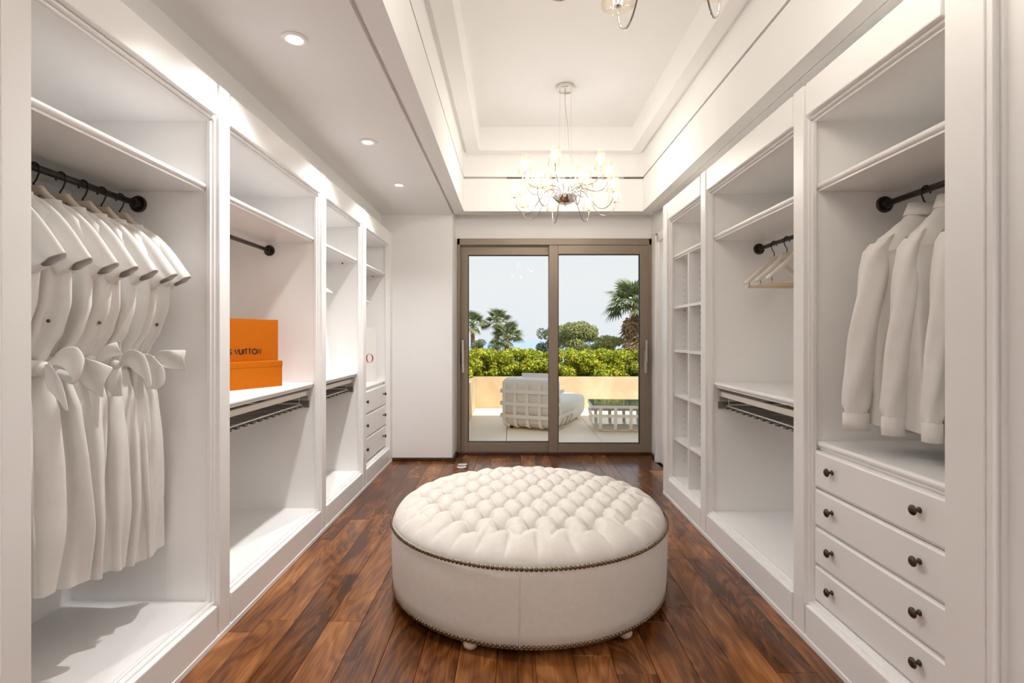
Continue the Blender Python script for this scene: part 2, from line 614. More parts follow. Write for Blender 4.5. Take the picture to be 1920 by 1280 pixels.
ring4(mb, (TX0 + 0.030, TX1 - 0.030, TY0 + 0.03, TY1 - 0.030), (IX0, IX1, IY0, IY1), 2.905, 3.20)
ring4(mb, (TX0 - 0.002, TX1 + 0.002, TY0 - 0.002, TY1 + 0.002), (TX0 + 0.029, TX1 - 0.029, TY0 + 0.029, TY1 - 0.029), 2.926, 3.20)
mb.build('tray_ledge', M['ceil'], ceiling, bevel=0.004)
MB().box(-0.6, 1.4, -1.2, 5.2, 3.12, 3.19).build('tray_panel', M['ceil'], ceiling)
# slot diffuser in the far trim line
mb = MB()
for a in (0.0, 0.55, 1.1):
    mb.box(-0.05 + a, 0.40 + a, 4.998, 5.012, 2.684, 2.694)
mb.build('slot_vent', M['rackwire'], ceiling)

# white panelled door and casing on the right wall
door2 = thing('door_2', (1.40, 4.7, 0), kind='structure', label='white panelled side door with casing beyond the open shelves')
mb = MB()
mb.box(1.385, 1.416, 5.07, 5.165, 0, 2.19).box(1.385, 1.416, 4.10, 5.165, 2.10, 2.19)
mb.box(1.372, 1.390, 5.09, 5.145, 0, 2.17)
mb.build('casing', M['cab'], door2, bevel=0.005)
mb = MB().box(1.402, 1.416, 4.10, 5.07, 0.01, 2.10)
mb.build('door_leaf', M['cab'], door2, bevel=0.003)
for z0, z1 in ((0.15, 0.95), (1.08, 1.98)):
    MB().box(1.394, 1.404, 4.25, 4.95, z0, z1).build('door_panel', M['cab'], door2, bevel=0.006)

# sliding glass door
dx0, dx1, dz1 = -0.556, 1.415, 2.194
door1 = thing('door_1', (0.43, 5.45, 0), kind='structure', label='bronze framed sliding glass door opening to the terrace')
mb = MB()
fw = 0.030
mb.box(dx0, dx0 + fw, 5.40, 5.56, 0.0, dz1).box(dx1 - fw, dx1, 5.40, 5.56, 0.0, dz1)
mb.box(dx0, dx1, 5.40, 5.56, dz1 - 0.065, dz1).box(dx0, dx1, 5.40, 5.56, 0.0, 0.025)
mb.build('door_frame', M['frame'], door1, bevel=0.004)


def sash(x0, x1, y0, y1, gx0, gx1, gz0, gz1, z0, z1, hx, hside):
    s = MB()
    s.box(x0, gx0, y0, y1, z0, z1).box(gx1, x1, y0, y1, z0, z1)
    s.box(gx0, gx1, y0, y1, z0, gz0).box(gx0, gx1, y0, y1, gz1, z1)
    so = s.build('sash', M['frame'], door1, bevel=0.004)
    ym = (y0 + y1) / 2
    g = MB()
    t = 0.006
    g.box(gx0 - 0.002, gx0 + t, y0 + 0.004, y1 - 0.004, gz0, gz1).box(gx1 - t, gx1 + 0.002, y0 + 0.004, y1 - 0.004, gz0, gz1)
    g.box(gx0, gx1, y0 + 0.004, y1 - 0.004, gz0 - 0.002, gz0 + t).box(gx0, gx1, y0 + 0.004, y1 - 0.004, gz1 - t, gz1 + 0.002)
    g.build('gasket', M['rubber'], so)
    MB().box(gx0, gx1, ym - 0.004, ym + 0.004, gz0, gz1).build('pane', M['glass'], so)
    h = MB()
    h.box(hx - 0.014, hx + 0.014, y0 - 0.012, y0, 0.83, 1.06)
    h.box(hx - 0.010 + 0.012 * hside, hx + 0.010 + 0.012 * hside, y0 - 0.055, y0 - 0.035, 0.94, 1.165)
    h.box(hx - 0.010, hx + 0.010 + 0.012 * hside, y0 - 0.045, y0 - 0.010, 0.94, 0.99)
    h.build('handle', M['satin'], so, bevel=0.004)


k = 0.00540
sash(-0.527, 0.46, 5.46, 5.51, -0.4495, 0.380, 0.118, 2.036, 0.026, dz1 - 0.078, -0.500, 0.0)
sash(0.376, 1.386, 5.405, 5.455, 0.468, 1.297, 0.115, 2.036, 0.026, dz1 - 0.066, 1.352, 0.0)

# ------------------------------------------------------------------ cabinets
SHELF_Z = 1.806


class Cab:
    def __init__(self, s, y0, y1, name, label, pil_far=None, pil_near=None):
        self.s, self.y0, self.y1 = s, y0, y1
        self.t = thing(name, (s * (XF + 0.3), (y0 + y1) / 2, 0), label=label, cat='wardrobe', group='built-in wardrobe units')
        y0g, y1g = y0 + 0.014, y1 - 0.014
        # carcass
        self.box('side_panel', 0.044, 0.60, y1, y1 + 0.019, 0.10, 2.08, 'panel')
        self.box('side_panel', 0.044, 0.60, y0 - 0.019, y0, 0.10, 2.08, 'panel')
        self.box('back_panel', 0.586, 0.60, y0, y1, 0.10, 2.08, 'panel')
        self.box('top_panel', 0.044, 0.586, y0, y1, 2.052, 2.072, 'panel')
        self.box('bottom_panel', 0.044, 0.586, y0, y1, 0.138, 0.158, 'panel')
        # plinth: raised board, rail behind, kick strip
        b = MB()
        self.ub(b, 0.0, 0.022, y0g, y1g, 0.024, 0.146)
        self.mk(b, 'plinth_board', 'cab', bevel=0.005)
        b = MB()
        self.ub(b, 0.020, 0.040, y0 - 0.001, y1 + 0.001, 0.024, 0.155)
        self.ub(b, 0.036, 0.050, y0, y1, 0.12, 0.162)
        self.mk(b, 'plinth_rail', 'cab', bevel=0.004)
        # header
        b = MB()
        self.ub(b, 0.0, 0.022, y0g, y1g, 2.066, Z_CAB - 0.001)
        self.mk(b, 'header_board', 'cab', bevel=0.006)
        b = MB()
        self.ub(b, 0.020, 0.036, y0 - 0.001, y1 + 0.001, 2.056, Z_CAB)
        self.ub(b, 0.034, 0.048, y0, y1, 2.046, Z_CAB)
        self.ub(b, 0.048, 0.60, y0, y1, Z_CAB - 0.02, Z_CAB)
        self.mk(b, 'header_rail', 'cab', bevel=0.003)
        if pil_far: self.pilaster(y1, pil_far)
        if pil_near: self.pilaster(pil_near, y0)
        # kick strip
        a = (pil_near if pil_near else y0)
        c = (pil_far if pil_far else y1)
        self.box('kick_strip', -0.003, 0.045, a, c, 0.0, 0.024, 'cab', bevel=0.003)

    def ub(self, mb, u0, u1, y0, y1, z0, z1):
        s = self.s
        return mb.box(s * (XF + u0), s * (XF + u1), y0, y1, z0, z1)

    def mk(self, mb, name, mat, parent=None, **k):
        return mb.build(name, M[mat], parent or self.t, **k)

    def box(self, name, u0, u1, y0, y1, z0, z1, mat='cab', parent=None, **k):
        b = MB()
        self.ub(b, u0, u1, y0, y1, z0, z1)
        return self.mk(b, name, mat, parent, **k)

    def pilaster(self, ya, yb):
        b = MB()
        self.ub(b, 0.0, 0.022, ya, yb, 0.024, Z_CAB)
        self.mk(b, 'pilaster', 'cab', bevel=0.003)
        b = MB()
        self.ub(b, 0.018, 0.032, ya - 0.006, yb + 0.006, 0.024, Z_CAB)
        self.ub(b, 0.030, 0.046, ya - 0.013, yb + 0.013, 0.158, 2.05)
        self.mk(b, 'face_frame', 'cab', bevel=0.002)

    def shelf(self, z, name='shelf', u0=0.048, ya=None, yb=None):
        ya = self.y0 if ya is None else ya
        yb = self.y1 if yb is None else yb
        s = self.s
        prof = []
        for k in range(9):
            a = PI / 2 + PI * k / 8
            prof.append((u0 + 0.013 + 0.013 * math.cos(a), z - 0.012 + 0.012 * math.sin(a)))
        prof += [(u0 + 0.010, z - 0.025), (u0 + 0.010, z - 0.032), (0.586, z - 0.032), (0.586, z)]
        b = MB().prism([(s * (XF + u), zz) for u, zz in prof], 'Y', ya + 0.001, yb - 0.001)
        return self.mk(b, name, 'cab', bevel=0.0015)

    def rod(self, z=1.723, u=0.32):
        x = self.s * (XF + u)
        r = MB().tube([(x, self.y0 + 0.002, z), (x, self.y1 - 0.002, z)], 0.0115, 16)
        ro = self.mk(r, 'hanging_rod', 'rod', smooth=True)
        for y, d in ((self.y0, 1), (self.y1, -1)):
            fl = MB().lathe([(0.0325, 0), (0.0325, d * 0.006), (0.029, d * 0.009), (0.019, d * 0.010), (0.017, d * 0.034), (0.0125, d * 0.036)],
                            (x, y, z), 24, 'Y')
            self.mk(fl, 'rod_flange', 'rod', parent=ro, smooth=True).modifiers.new('e', 'EDGE_SPLIT').split_angle = R(35)

    def trouser_rack(self):
        s, y0, y1 = self.s, self.y0, self.y1
        X = lambda u: s * (XF + u)
        b = MB()
        self.ub(b, 0.078, 0.092, y0 + 0.05, y1 - 0.05, 0.847, 0.875)
        rk = self.mk(b, 'trouser_rack', 'rackbar', bevel=0.002)
        for ya, yb in ((y0 + 0.022, y0 + 0.05), (y1 - 0.05, y1 - 0.022)):
            self.box('bar_end', 0.076, 0.094, ya, yb, 0.845, 0.877, 'satin', rk, bevel=0.002)
        for ya, yb in ((y0 + 0.001, y0 + 0.020), (y1 - 0.020, y1 - 0.001)):
            self.box('slide_rail', 0.075, 0.52, ya, yb, 0.815, 0.885, 'satin', rk, bevel=0.002)
            self.box('slide_guard', 0.075, 0.50, ya, yb, 0.772, 0.814, 'rackwire', rk, bevel=0.002)
        for y in (y0 + 0.10, y1 - 0.10):
            pts = [(X(0.085), y, 0.862), (X(0.10), y, 0.862), (X(0.10), y, 0.806), (X(0.50), y, 0.806), (X(0.50), y, 0.86)]
            self.mk(MB().tube(pts, 0.0035, 6), 'support_wire', 'satin', rk)
        for uu in (0.10, 0.48):
            self.mk(MB().tube([(X(uu), y0 + 0.075, 0.796), (X(uu), y1 - 0.075, 0.796)], 0.0045, 6), 'rack_frame', 'satin', rk)
        n = max(6, int((y1 - y0 - 0.18) / 0.066))
        cm = MB().box(-0.20, 0.20, -0.014, 0.014, -0.004, 0.003)
        cm.box(0.192, 0.204, -0.014, 0.014, -0.006, 0.004)
        me = bpy.data.meshes.new('rack_slat')
        me.from_pydata(cm.v, [], cm.f)
        me.materials.append(M['rackwire'])
        for i in range(n):
            y = y0 + 0.09 + (y1 - y0 - 0.18) * i / (n - 1)
            inst('rack_slat', me, rk, Vector((X(0.29), y, 0.786)) - WL[rk], (0, 0, PI if s > 0 else 0))

    def drawers(self, zs, ya, yb, knob_off):
        s = self.s
        for z1, z0 in zip(zs, zs[1:]):
            b = MB()
            x0, x1 = s * (XF + 0.036), s * (XF + 0.060)
            e = 0.009
            r0 = [(x1, ya, z0), (x1, yb, z0), (x1, yb, z1), (x1, ya, z1)]
            ya2, yb2, za2, zb2 = ya + 0.0015, yb - 0.0015, z0 + 0.0030, z1 - 0.0030
            xm = s * (XF + 0.042)
            b.rings([[(x1, ya2, za2), (x1, yb2, za2), (x1, yb2, zb2), (x1, ya2, zb2)],
                     [(xm, ya2, za2), (xm, yb2, za2), (xm, yb2, zb2), (xm, ya2, zb2)],
                     [(xm, ya2 + 0.004, za2 + 0.004), (xm, yb2 - 0.004, za2 + 0.004), (xm, yb2 - 0.004, zb2 - 0.004), (xm, ya2 + 0.004, zb2 - 0.004)],
                     [(x0, ya2 + e, za2 + e), (x0, yb2 - e, za2 + e), (x0, yb2 - e, zb2 - e), (x0, ya2 + e, zb2 - e)]])
            d = self.mk(b, 'drawer', 'cab', bevel=0.001)
            zc = (z0 + z1) / 2 + 0.012
            for y in (ya + knob_off, yb - knob_off):
                kx = s * (XF + 0.036)
                kb = MB().lathe([(0.009, 0), (0.009, -s * 0.003), (0.005, -s * 0.006), (0.0045, -s * 0.013), (0.010, -s * 0.016), (0.0155, -s * 0.020),
                                 (0.0155, -s * 0.023), (0.011, -s * 0.027), (0.006, -s * 0.0295), (0.001, -s * 0.030)], (kx, y, zc), 16, 'X')
                self.mk(kb, 'knob', 'knob', d, smooth=True)
        b = MB()
        self.ub(b, 0.062, 0.50, ya, yb, zs[-1], zs[0])
        self.mk(b, 'drawer_case', 'panel')


# left bank
L1 = Cab(-1, 1.283, 2.108, 'wardrobe_unit', 'tall white wardrobe bay where the white dresses hang', pil_far=2.185, pil_near=1.206)
L1.shelf(SHELF_Z); L1.rod()
L2 = Cab(-1, 2.185, 3.245, 'wardrobe_unit', 'white wardrobe bay with orange boxes on its middle shelf', pil_far=3.316)
L2.shelf(SHELF_Z); L2.rod(); L2.shelf(0.925, 'counter_shelf'); L2.trouser_rack()
L3 = Cab(-1, 3.316, 4.142, 'wardrobe_unit', 'white wardrobe bay with pull-out rack, between orange boxes and the three-drawer bay', pil_far=4.228)
L3.shelf(SHELF_Z); L3.rod(); L3.shelf(0.925, 'counter_shelf'); L3.trouser_rack()
L4 = Cab(-1, 4.228, 5.05, 'wardrobe_unit', 'white wardrobe bay with three drawers at the far left end', pil_far=5.148)
L4.shelf(SHELF_Z); L4.rod(); L4.shelf(0.790, 'counter_top'); L4.drawers([0.756, 0.562, 0.368, 0.172], 4.232, 5.032, 0.10)
# right bank
R1 = Cab(1, 1.425, 2.114, 'wardrobe_unit', 'white wardrobe bay with four drawers under the hanging shirts', pil_far=2.190, pil_near=1.306)
R1.shelf(SHELF_Z); R1.rod(); R1.shelf(0.790, 'counter_top'); R1.drawers([0.757, 0.607, 0.457, 0.307, 0.164], 1.436, 2.106, 0.122)
R2 = Cab(1, 2.190, 3.188, 'wardrobe_unit', 'white wardrobe bay with empty hangers and a pull-out rack on the right', pil_far=3.267)
R2.shelf(SHELF_Z); R2.rod(); R2.shelf(0.930, 'counter_shelf'); R2.trouser_rack()
R3 = Cab(1, 3.267, 3.978, 'wardrobe_unit', 'white open shelving bay with a vertical divider and small shelves', pil_far=4.078)
R3.shelf(SHELF_Z)
R3.box('divider', 0.050, 0.586, 3.638, 3.657, 0.158, SHELF_Z - 0.032, 'cab', bevel=0.0015)
for z in (1.425, 1.105, 0.778, 0.452):
    for ya, yb in ((3.268, 3.637), (3.658, 3.977)):
        R3.box('small_shelf', 0.052, 0.56, ya, yb, z - 0.020, z, 'cab', bevel=0.002)
pk = MB()
for yf in (3.977, 3.637):
    for u in (0.13,):
        for i in range(30):
            z = 0.28 + 0.047 * i
            if min(abs(z - q) for q in (1.415, 1.095, 0.768, 0.442)) < 0.02: continue
            pk.lathe([(0.0027, 0), (0.0027, -0.0008)], (XF + u, yf - 0.0002, z), 6, 'Y')
o = R3.mk(pk, 'peg_holes', 'rubber')
o['kind'] = 'stuff'
for z in (1.405, 1.085, 0.758, 0.432):
    for yf in (3.977, 3.637):
        R3.mk(MB().lathe([(0.004, 0), (0.004, -0.012)], (XF + 0.13, yf, z - 0.009), 8, 'Y'), 'shelf_peg', 'knob')
for cb in (L3, L4):
    cb.mk(MB().lathe([(0.005, 0), (0.005, -0.014)], (-(XF + 0.16), cb.y1, 1.768), 8, 'Y'), 'shelf_peg', 'knob')
# casing strips at the near ends
b = MB()
b.box(1.160, 1.172, 1.288, 1.306, 0.0, 2.37).box(1.172, 1.184, 1.293, 1.306, 0, 2.37).box(1.184, 1.198, 1.286, 1.306, 0, 2.37)
structure('trim_1', b, M['cab'], bevel=0.003)
b = MB().box(-1.20, -1.163, 1.190, 1.206, 0.0, 2.37)
structure('trim_2', b, M['cab'], bevel=0.003)

# ------------------------------------------------------------------ downlights and added fill lamps
downs = [(-0.857, 2.10, 'large bright recessed downlight in the left soffit, nearest the camera'),
         (-0.870, 3.21, 'middle recessed downlight in the left soffit'),
         (-0.873, 4.12, 'farthest recessed downlight in the left soffit, near the end wall')]
ringmb = MB()
for x, y, lab in downs:
    t = thing('downlight', (x, y, Z_SOF - 0.003), label=lab, cat='downlight', group='recessed ceiling downlights')
    MB().lathe([(0.049, 0.002), (0.049, -0.004), (0.044, -0.007), (0.028, -0.004), (0.026, 0.002)], (0, 0, 0), 32).build('trim_ring', M['cab'], t, smooth=True, world=False)
    MB().lathe([(0.026, 0.0), (0.024, -0.003), (0.0005, -0.0045)], (0, 0, 0), 24).build('lens', M['lens'], t, smooth=True, world=False)
    ld = bpy.data.lights.new('downlight_or_fill_lamp', 'SPOT')
    ld.energy = SPOT_W
    ld.spot_size = R(136)
    ld.spot_blend = 1.0
    ld.shadow_soft_size = 0.03
    ld.color = (1.0, 0.985, 0.975)
    lo = link(bpy.data.objects.new('downlight_or_fill_lamp', ld))
    lo.parent = t
    lo.location = (0, 0, -0.02)
# four added fill lamps, unseen behind the camera, brighten surfaces facing it
for x, y in ((-0.86, 0.05), (0.86, 0.05), (-0.86, -0.95), (0.86, -0.95)):
    zz = Z_SOF
    if x > 0 and y > TY0: x, zz = 1.60, Z_SOF + 0.03
    r_ = MB().lathe([(0.049, 0.002), (0.049, -0.004), (0.044, -0.007), (0.028, -0.004), (0.026, 0.002)], (x, y, zz - 0.003), 32).build('fill_light_ring', M['cab'], ceiling, smooth=True)
    MB().lathe([(0.026, 0.0), (0.024, -0.003), (0.0005, -0.0045)], (x, y, zz - 0.003), 24).build('fill_light_lens', M['lens'], r_, smooth=True)
    ld = bpy.data.lights.new('downlight_or_fill_lamp', 'SPOT')
    ld.energy = FILL_W
    ld.spot_size = R(136)
    ld.spot_blend = 1.0
    ld.shadow_soft_size = 0.03
    ld.color = (1.0, 0.985, 0.975)
    lo = link(bpy.data.objects.new('downlight_or_fill_lamp', ld))
    lo.location = (x, y, zz - 0.03)

# ------------------------------------------------------------------ ottoman
OX, OY, OR = 0.081, 2.622, 0.655
ott = thing('round_ottoman', (OX, OY, 0), label='large round cream tufted ottoman with nailhead trim', cat='ottoman')
MB().lathe([(0.60, 0.035), (0.640, 0.036), (0.648, 0.040), (0.652, 0.10), (0.656, 0.20), (0.656, 0.30), (0.652, 0.338), (0.645, 0.350), (0.55, 0.352)],
           (0, 0, 0), 128).build('drum', M['linen'], ott, smooth=True, world=False)
# tufted top
TA, TB = 0.123, 0.222
lsp = 1.0 / math.sqrt(1 / TA ** 2 + 1 / TB ** 2)
ca, sa = math.cos(R(-3)), math.sin(R(-3))


def tuft(x, y):
    xr, yr = x * ca - y * sa + 0.02, x * sa + y * ca
    r = math.hypot(x, y)
    q = min(1.0, (r / 0.648) ** 6)
    z = 0.338 + 0.108 * (1 - q) ** 0.5 + 0.012 * (1 - (r / 0.65) ** 2)
    p, s = xr / TA + yr / TB, xr / TA - yr / TB
    dp, ds = (p - round(p)), (s - round(s))
    fade = max(0.0, min(1.0, (0.575 - r) / 0.05))
    fade = fade * fade * (3 - 2 * fade)
    lx, ly = (round(p) + round(s)) / 2 * TA, (round(p) - round(s)) / 2 * TB
    ctr = math.hypot(lx - 0.02, ly)
    d = math.hypot(xr - lx, (yr - ly) * 0.9)
    if ctr < 0.555:
        z -= (0.044 * math.exp(-(d / 0.018) ** 2) + 0.024 * math.exp(-(d / 0.036) ** 2)) * (fade * 0.5 + 0.5)
    z -= fade * 0.0095 * (math.exp(-(dp * lsp / 0.007) ** 2) + math.exp(-(ds * lsp / 0.007) ** 2))
    z += fade * 0.006 * (abs(math.sin(PI * p)) * abs(math.sin(PI * s)) - 0.4)
    if r > 0.46:
        th = math.atan2(y, x)
        k = th * 30 / (2 * PI) + 0.35 * math.sin(3 * th)
        dk = (k - round(k)) * 2 * PI * r / 30
        g = min(1, max(0, (r - 0.50) / 0.05)) * min(1, max(0, (0.652 - r) / 0.06))
        z -= g * 0.011 * math.exp(-(dk / 0.010) ** 2)
        z += g * 0.004 * math.cos(2 * PI * k + PI)
    return z


NR, NT = 150, 520
vs_, fs_ = [(0, 0, tuft(0, 0))], []
for i in range(1, NR + 1):
    r = 0.648 * (1 - (1 - i / NR) ** 1.25)
    for j in range(NT):
        t = 2 * PI * j / NT
        x, y = r * math.cos(t), r * math.sin(t)
        vs_.append((x, y, tuft(x, y)))
for j in range(NT):
    fs_.append((0, 1 + j, 1 + (j + 1) % NT))
for i in range(NR - 1):
    for j in range(NT):
        k2 = (j + 1) % NT
        fs_.append((1 + i * NT + j, 1 + (i + 1) * NT + j, 1 + (i + 1) * NT + k2, 1 + i * NT + k2))
mb = MB(); mb.v, mb.f = vs_, fs_
mb.build('tufted_top', M['linen'], ott, smooth=True, world=False, fix=False)
# seam down the front
MB().box(-0.052 - 0.001, -0.052 + 0.001, -0.6562, -0.64, 0.05, 0.33).build('seam', M['linen'], ott, world=False)
nb = MB().lathe([(0.0088, 0), (0.0082, 0.003), (0.006, 0.0055), (0.003, 0.0068), (0.0004, 0.0072)], (0, 0, 0), 10, 'X')
nme = bpy.data.meshes.new('nailhead')
nme.from_pydata(nb.v, [], nb.f)
nme.materials.append(M['nail'])
nme.polygons.foreach_set('use_smooth', [True] * len(nme.polygons))
rest = MB()
NN = 226
for row, (z, rr) in enumerate(((0.342, 0.6565), (0.049, 0.6485))):
    for i in range(NN):
        t = 2 * PI * (i + 0.5 * row) / NN
        # the half that faces the doorway side of the room is built nail by nail
        dirv = Vector((math.cos(t), math.sin(t), 0))
        pos = Vector((rr * math.cos(t), rr * math.sin(t), z))
        if dirv.y < -0.20:
            inst('nailhead', nme, ott, pos, (0, 0, t))
        else:
            m4 = Matrix.Translation(pos) @ Matrix.Rotation(t, 4, 'Z')
            rest.add([m4 @ Vector(p) for p in nb.v], nb.f)
o = rest.build('nailhead_row', M['nail'], ott, world=False, smooth=True, fix=False)
o['kind'] = 'stuff'
for i in range(6):
    a = R(247 + 60 * i)
    MB().lathe([(0.004, 0.0), (0.016, 0.001), (0.026, 0.009), (0.030, 0.020), (0.026, 0.032), (0.018, 0.040)], (0.615 * math.cos(a), 0.615 * math.sin(a), 0), 20).build(
        'bun_foot', M['hanger'], ott, smooth=True, world=False)

# ------------------------------------------------------------------ chandeliers
def chandelier(loc, label, rot):
    t = thing('chandelier', loc, rot, label, 'chandelier', 'glass shade chandeliers')
    top = 3.12 - loc[2]
    MB().lathe([(0.064, top), (0.066, top - 0.004), (0.066, top - 0.030), (0.062, top - 0.034), (0.001, top - 0.034)], (0, 0, 0), 40).build('canopy', M['chrome'], t, world=False, bevel=0.001)
    for a in (205, 325, 85):
        x, y = 0.048 * math.cos(R(a)), 0.048 * math.sin(R(a))
        wv = MB().tube([(x, y, top - 0.03), (x * 1.2, y * 1.2, 0.0)], 0.0009, 6)
        wv.tube([(x, y, top - 0.034), (x, y, top - 0.055)], 0.0028, 8)
        wv.build('suspension_wire', M['satin'], t, world=False)
    cpts = spline([(-0.004, 0, top - 0.03), (0.000, 0, top - 0.16), (0.018, 0, top - 0.30), (0.028, 0.005, top - 0.48), (0.048, 0, top - 0.60), (0.036, 0, 0.12), (0.02, 0, 0.0)], 8)
    MB().tube(cpts, 0.0022, 6).build('power_cord', M['cord'], t, world=False, smooth=True)
    bowl = MB().lathe([(0.001, -0.068), (0.020, -0.067), (0.050, -0.056), (0.078, -0.036), (0.096, -0.012), (0.101, 0.0), (0.098, 0.0), (0.088, -0.006), (0.001, -0.010)], (0, 0, 0), 40)
    bowl.lathe([(0.001, -0.082), (0.006, -0.080), (0.008, -0.074), (0.005, -0.066)], (0, 0, 0), 12)
    bowl.build('bowl', M['chrome'], t, world=False, smooth=True)
    low = spline([(0.070, 0, -0.01), (0.082, 0, 0.022), (0.115, 0, 0.042), (0.155, 0, 0.028), (0.205, 0, -0.045), (0.262, 0, -0.118), (0.317, 0, -0.142), (0.368, 0, -0.118), (0.394, 0, -0.070), (0.398, 0, -0.030)], 6)
    upp = spline([(0.050, 0, -0.01), (0.056, 0, 0.035), (0.085, 0, 0.066), (0.130, 0, 0.066), (0.200, 0, 0.044), (0.265, 0, 0.044), (0.312, 0, 0.072), (0.329, 0, 0.110), (0.332, 0, 0.135)], 6)
    protos = []
    for pts, (r, z) in ((low, (0.398, -0.030)), (upp, (0.332, 0.135))):
        arm = MB().tube(pts, 0.0034, 8).build('arm', M['arm'], t, world=False, smooth=True)
        sk = MB().lathe([(0.004, -0.008), (0.013, -0.003), (0.013, 0.003), (0.009, 0.006), (0.0095, 0.036), (0.002, 0.036)], (r, 0, z), 14)
        for a in range(3):
            c_, s_ = math.cos(R(120 * a + 30)), math.sin(R(120 * a + 30))
            sk.tube([(r, 0, z + 0.0), (r + 0.050 * c_, 0.050 * s_, z + 0.006)], 0.0012, 5)
        so = sk.build('socket', M['chrome'], arm, world=False, smooth=True)
        MB().lathe([(0.007, 0.036), (0.0155, 0.054), (0.0145, 0.070), (0.008, 0.088), (0.0005, 0.104)], (r, 0, z), 7).build('bulb', M['bulb'], arm, world=False, smooth=True)
        sh = MB().lathe([(0.0530, 0.0), (0.0515, 0.012), (0.0290, 0.132), (0.0275, 0.134), (0.0265, 0.133), (0.0500, 0.012), (0.0515, 0.0)], (r, 0, z), 24, caps=False)
        sh.build('shade', M['shade'], arm, world=False, smooth=True)
        protos.append(arm)
    for k2 in range(8):
        a = R(-80 + 45 * k2)
        if k2 == 0: protos[0].rotation_euler = (0, 0, a)
        else: dup(protos[0], t, rot=(0, 0, a))
    for k2, a in enumerate(R(q_) for q_ in (-46, -108, -160, 150, 110, 52, 4)):
        if k2 == 0: protos[1].rotation_euler = (0, 0, a)
        else: dup(protos[1], t, rot=(0, 0, a))
    return t


chandelier((0.409, 4.09, 2.28), 'chrome arm chandelier with glowing clear glass shades before the glass door', 0)
chandelier((0.405, 1.30, 2.28), 'nearer chandelier cut off by the top edge, only arm bends showing', 0)

# ------------------------------------------------------------------ clothes hangers and clothes
def wire_hook():
    pts = [(0, 0, 1.640), (0, 0, 1.672), (0.010, 0, 1.686), (0.0165, 0, 1.704), (0.0175, 0, 1.723)]
    for a in range(15, 226, 15):
        pts.append((0.0165 * math.cos(R(a)), 0, 1.7215 + 0.0160 * math.sin(R(a))))
    return MB().tube(pts, 0.0024, 8)


def hanger(loc, rz, label, group, mat, bar=False, half=0.19, tipz=1.515, thick=0.013, bow=0.022, ztop=1.651):
    t = thing('coat_hanger', loc, rz, label, 'hanger', group)
    wire_hook().build('hook', M['hook'], t, world=False, smooth=True)
    mb = MB()
    rs = []
    N = 28
    for i in range(N + 1):
        a = -half + 2 * half * i / N
        q = abs(a) / half
        fl = 0.028 / half
        zt = ztop if q < fl else ztop - (ztop - tipz - 0.016) * ((q - fl) / (1 - fl)) ** 0.78
        hh = 0.036 - 0.014 * q
        th = thick * (0.6 + 0.75 * q)
        if q > 0.97: hh *= 0.6; th *= 0.6; zt -= 0.004
        zb = zt - hh
        y_off = bow * q * q
        ring = []
        for kx, kz in ((-1, 0.15), (-0.55, 0), (0.55, 0), (1, 0.15), (1, 0.85), (0.55, 1), (-0.55, 1), (-1, 0.85)):
            ring.append((a, y_off + kx * th, zb + (zt - zb) * kz))
        rs.append(ring)
    mb.rings(rs)
    mb.build('shoulder_bar', mat, t, world=False, smooth=True)
    if bar:
        MB().tube([(-half + 0.022, 0.018, 1.478), (half - 0.022, 0.018, 1.478)], 0.0075, 10).build('trouser_bar', M['bar_wood'], t, world=False, smooth=True)
        for s in (-1, 1):
            MB().tube([(s * (half - 0.026), 0.018, 1.525), (s * (half - 0.026), 0.018, 1.474)], 0.0018, 6).build('bar_wire', M['hook'], t, world=False)
    return t


def ribbon(path, widths, normal_fn, n=6):
    """flat cloth strip along a spline, width direction from normal_fn(t)"""
    pts = spline(path, n)
    ws = []
    for i in range(len(pts)):
        t = i / (len(pts) - 1) * (len(widths) - 1)
        k2 = min(int(t), len(widths) - 2)
        ws.append(widths[k2] + (widths[k2 + 1] - widths[k2]) * (t - k2))
    rows = []
    for i, p in enumerate(pts):
        wv = Vector(normal_fn(i / (len(pts) - 1))).normalized()
        d = (pts[min(i + 1, len(pts) - 1)] - pts[max(i - 1, 0)]).normalized()
        nn = d.cross(wv).normalized()
        row = []
        for j in range(5):
            s = j / 4 - 0.5
            row.append(p + wv * (s * ws[i]) + nn * (0.10 * ws[i] * math.cos(s * PI * 2 + i * 0.35)))
        rows.append(row)
    return MB().rings(rows, caps=False, closed=False)


def lathe_cloth(tab, zs, nseg, fold, seed, cx=None, twist=0.0):
    rs = []
    rg = random.Random(seed)
    ph = [rg.uniform(0, 6.28) for _ in range(4)]
    ks = [5, 8, 11]
    for z in zs:
        A, B, F = lerp_table(tab, z)
        c0 = cx(z) if cx else 0.0
        ring = []
        for j in range(nseg):
            t = 2 * PI * j / nseg
            f = fold * F
            m = 1 + f * (0.55 * math.sin(ks[0] * t + ph[0] + 1.2 * math.sin(z * 4 + ph[3])) + 0.40 * math.sin(ks[1] * t + ph[1] + z * 2.0) + 0.22 * math.sin(ks[2] * t + ph[2]))
            ct, st = math.cos(t), math.sin(t)
            ea = math.copysign(abs(ct) ** 0.8, ct)
            eb = math.copysign(abs(st) ** 0.7, st)
            ma = 1 + 0.35 * (m - 1)
            ring.append((c0 + A * ea * ma, B * eb * m + F * 0.012 * math.sin(3 * t + z * 5 + ph[2]), z))
        rs.append(ring)
    return MB().rings(rs, caps=False)


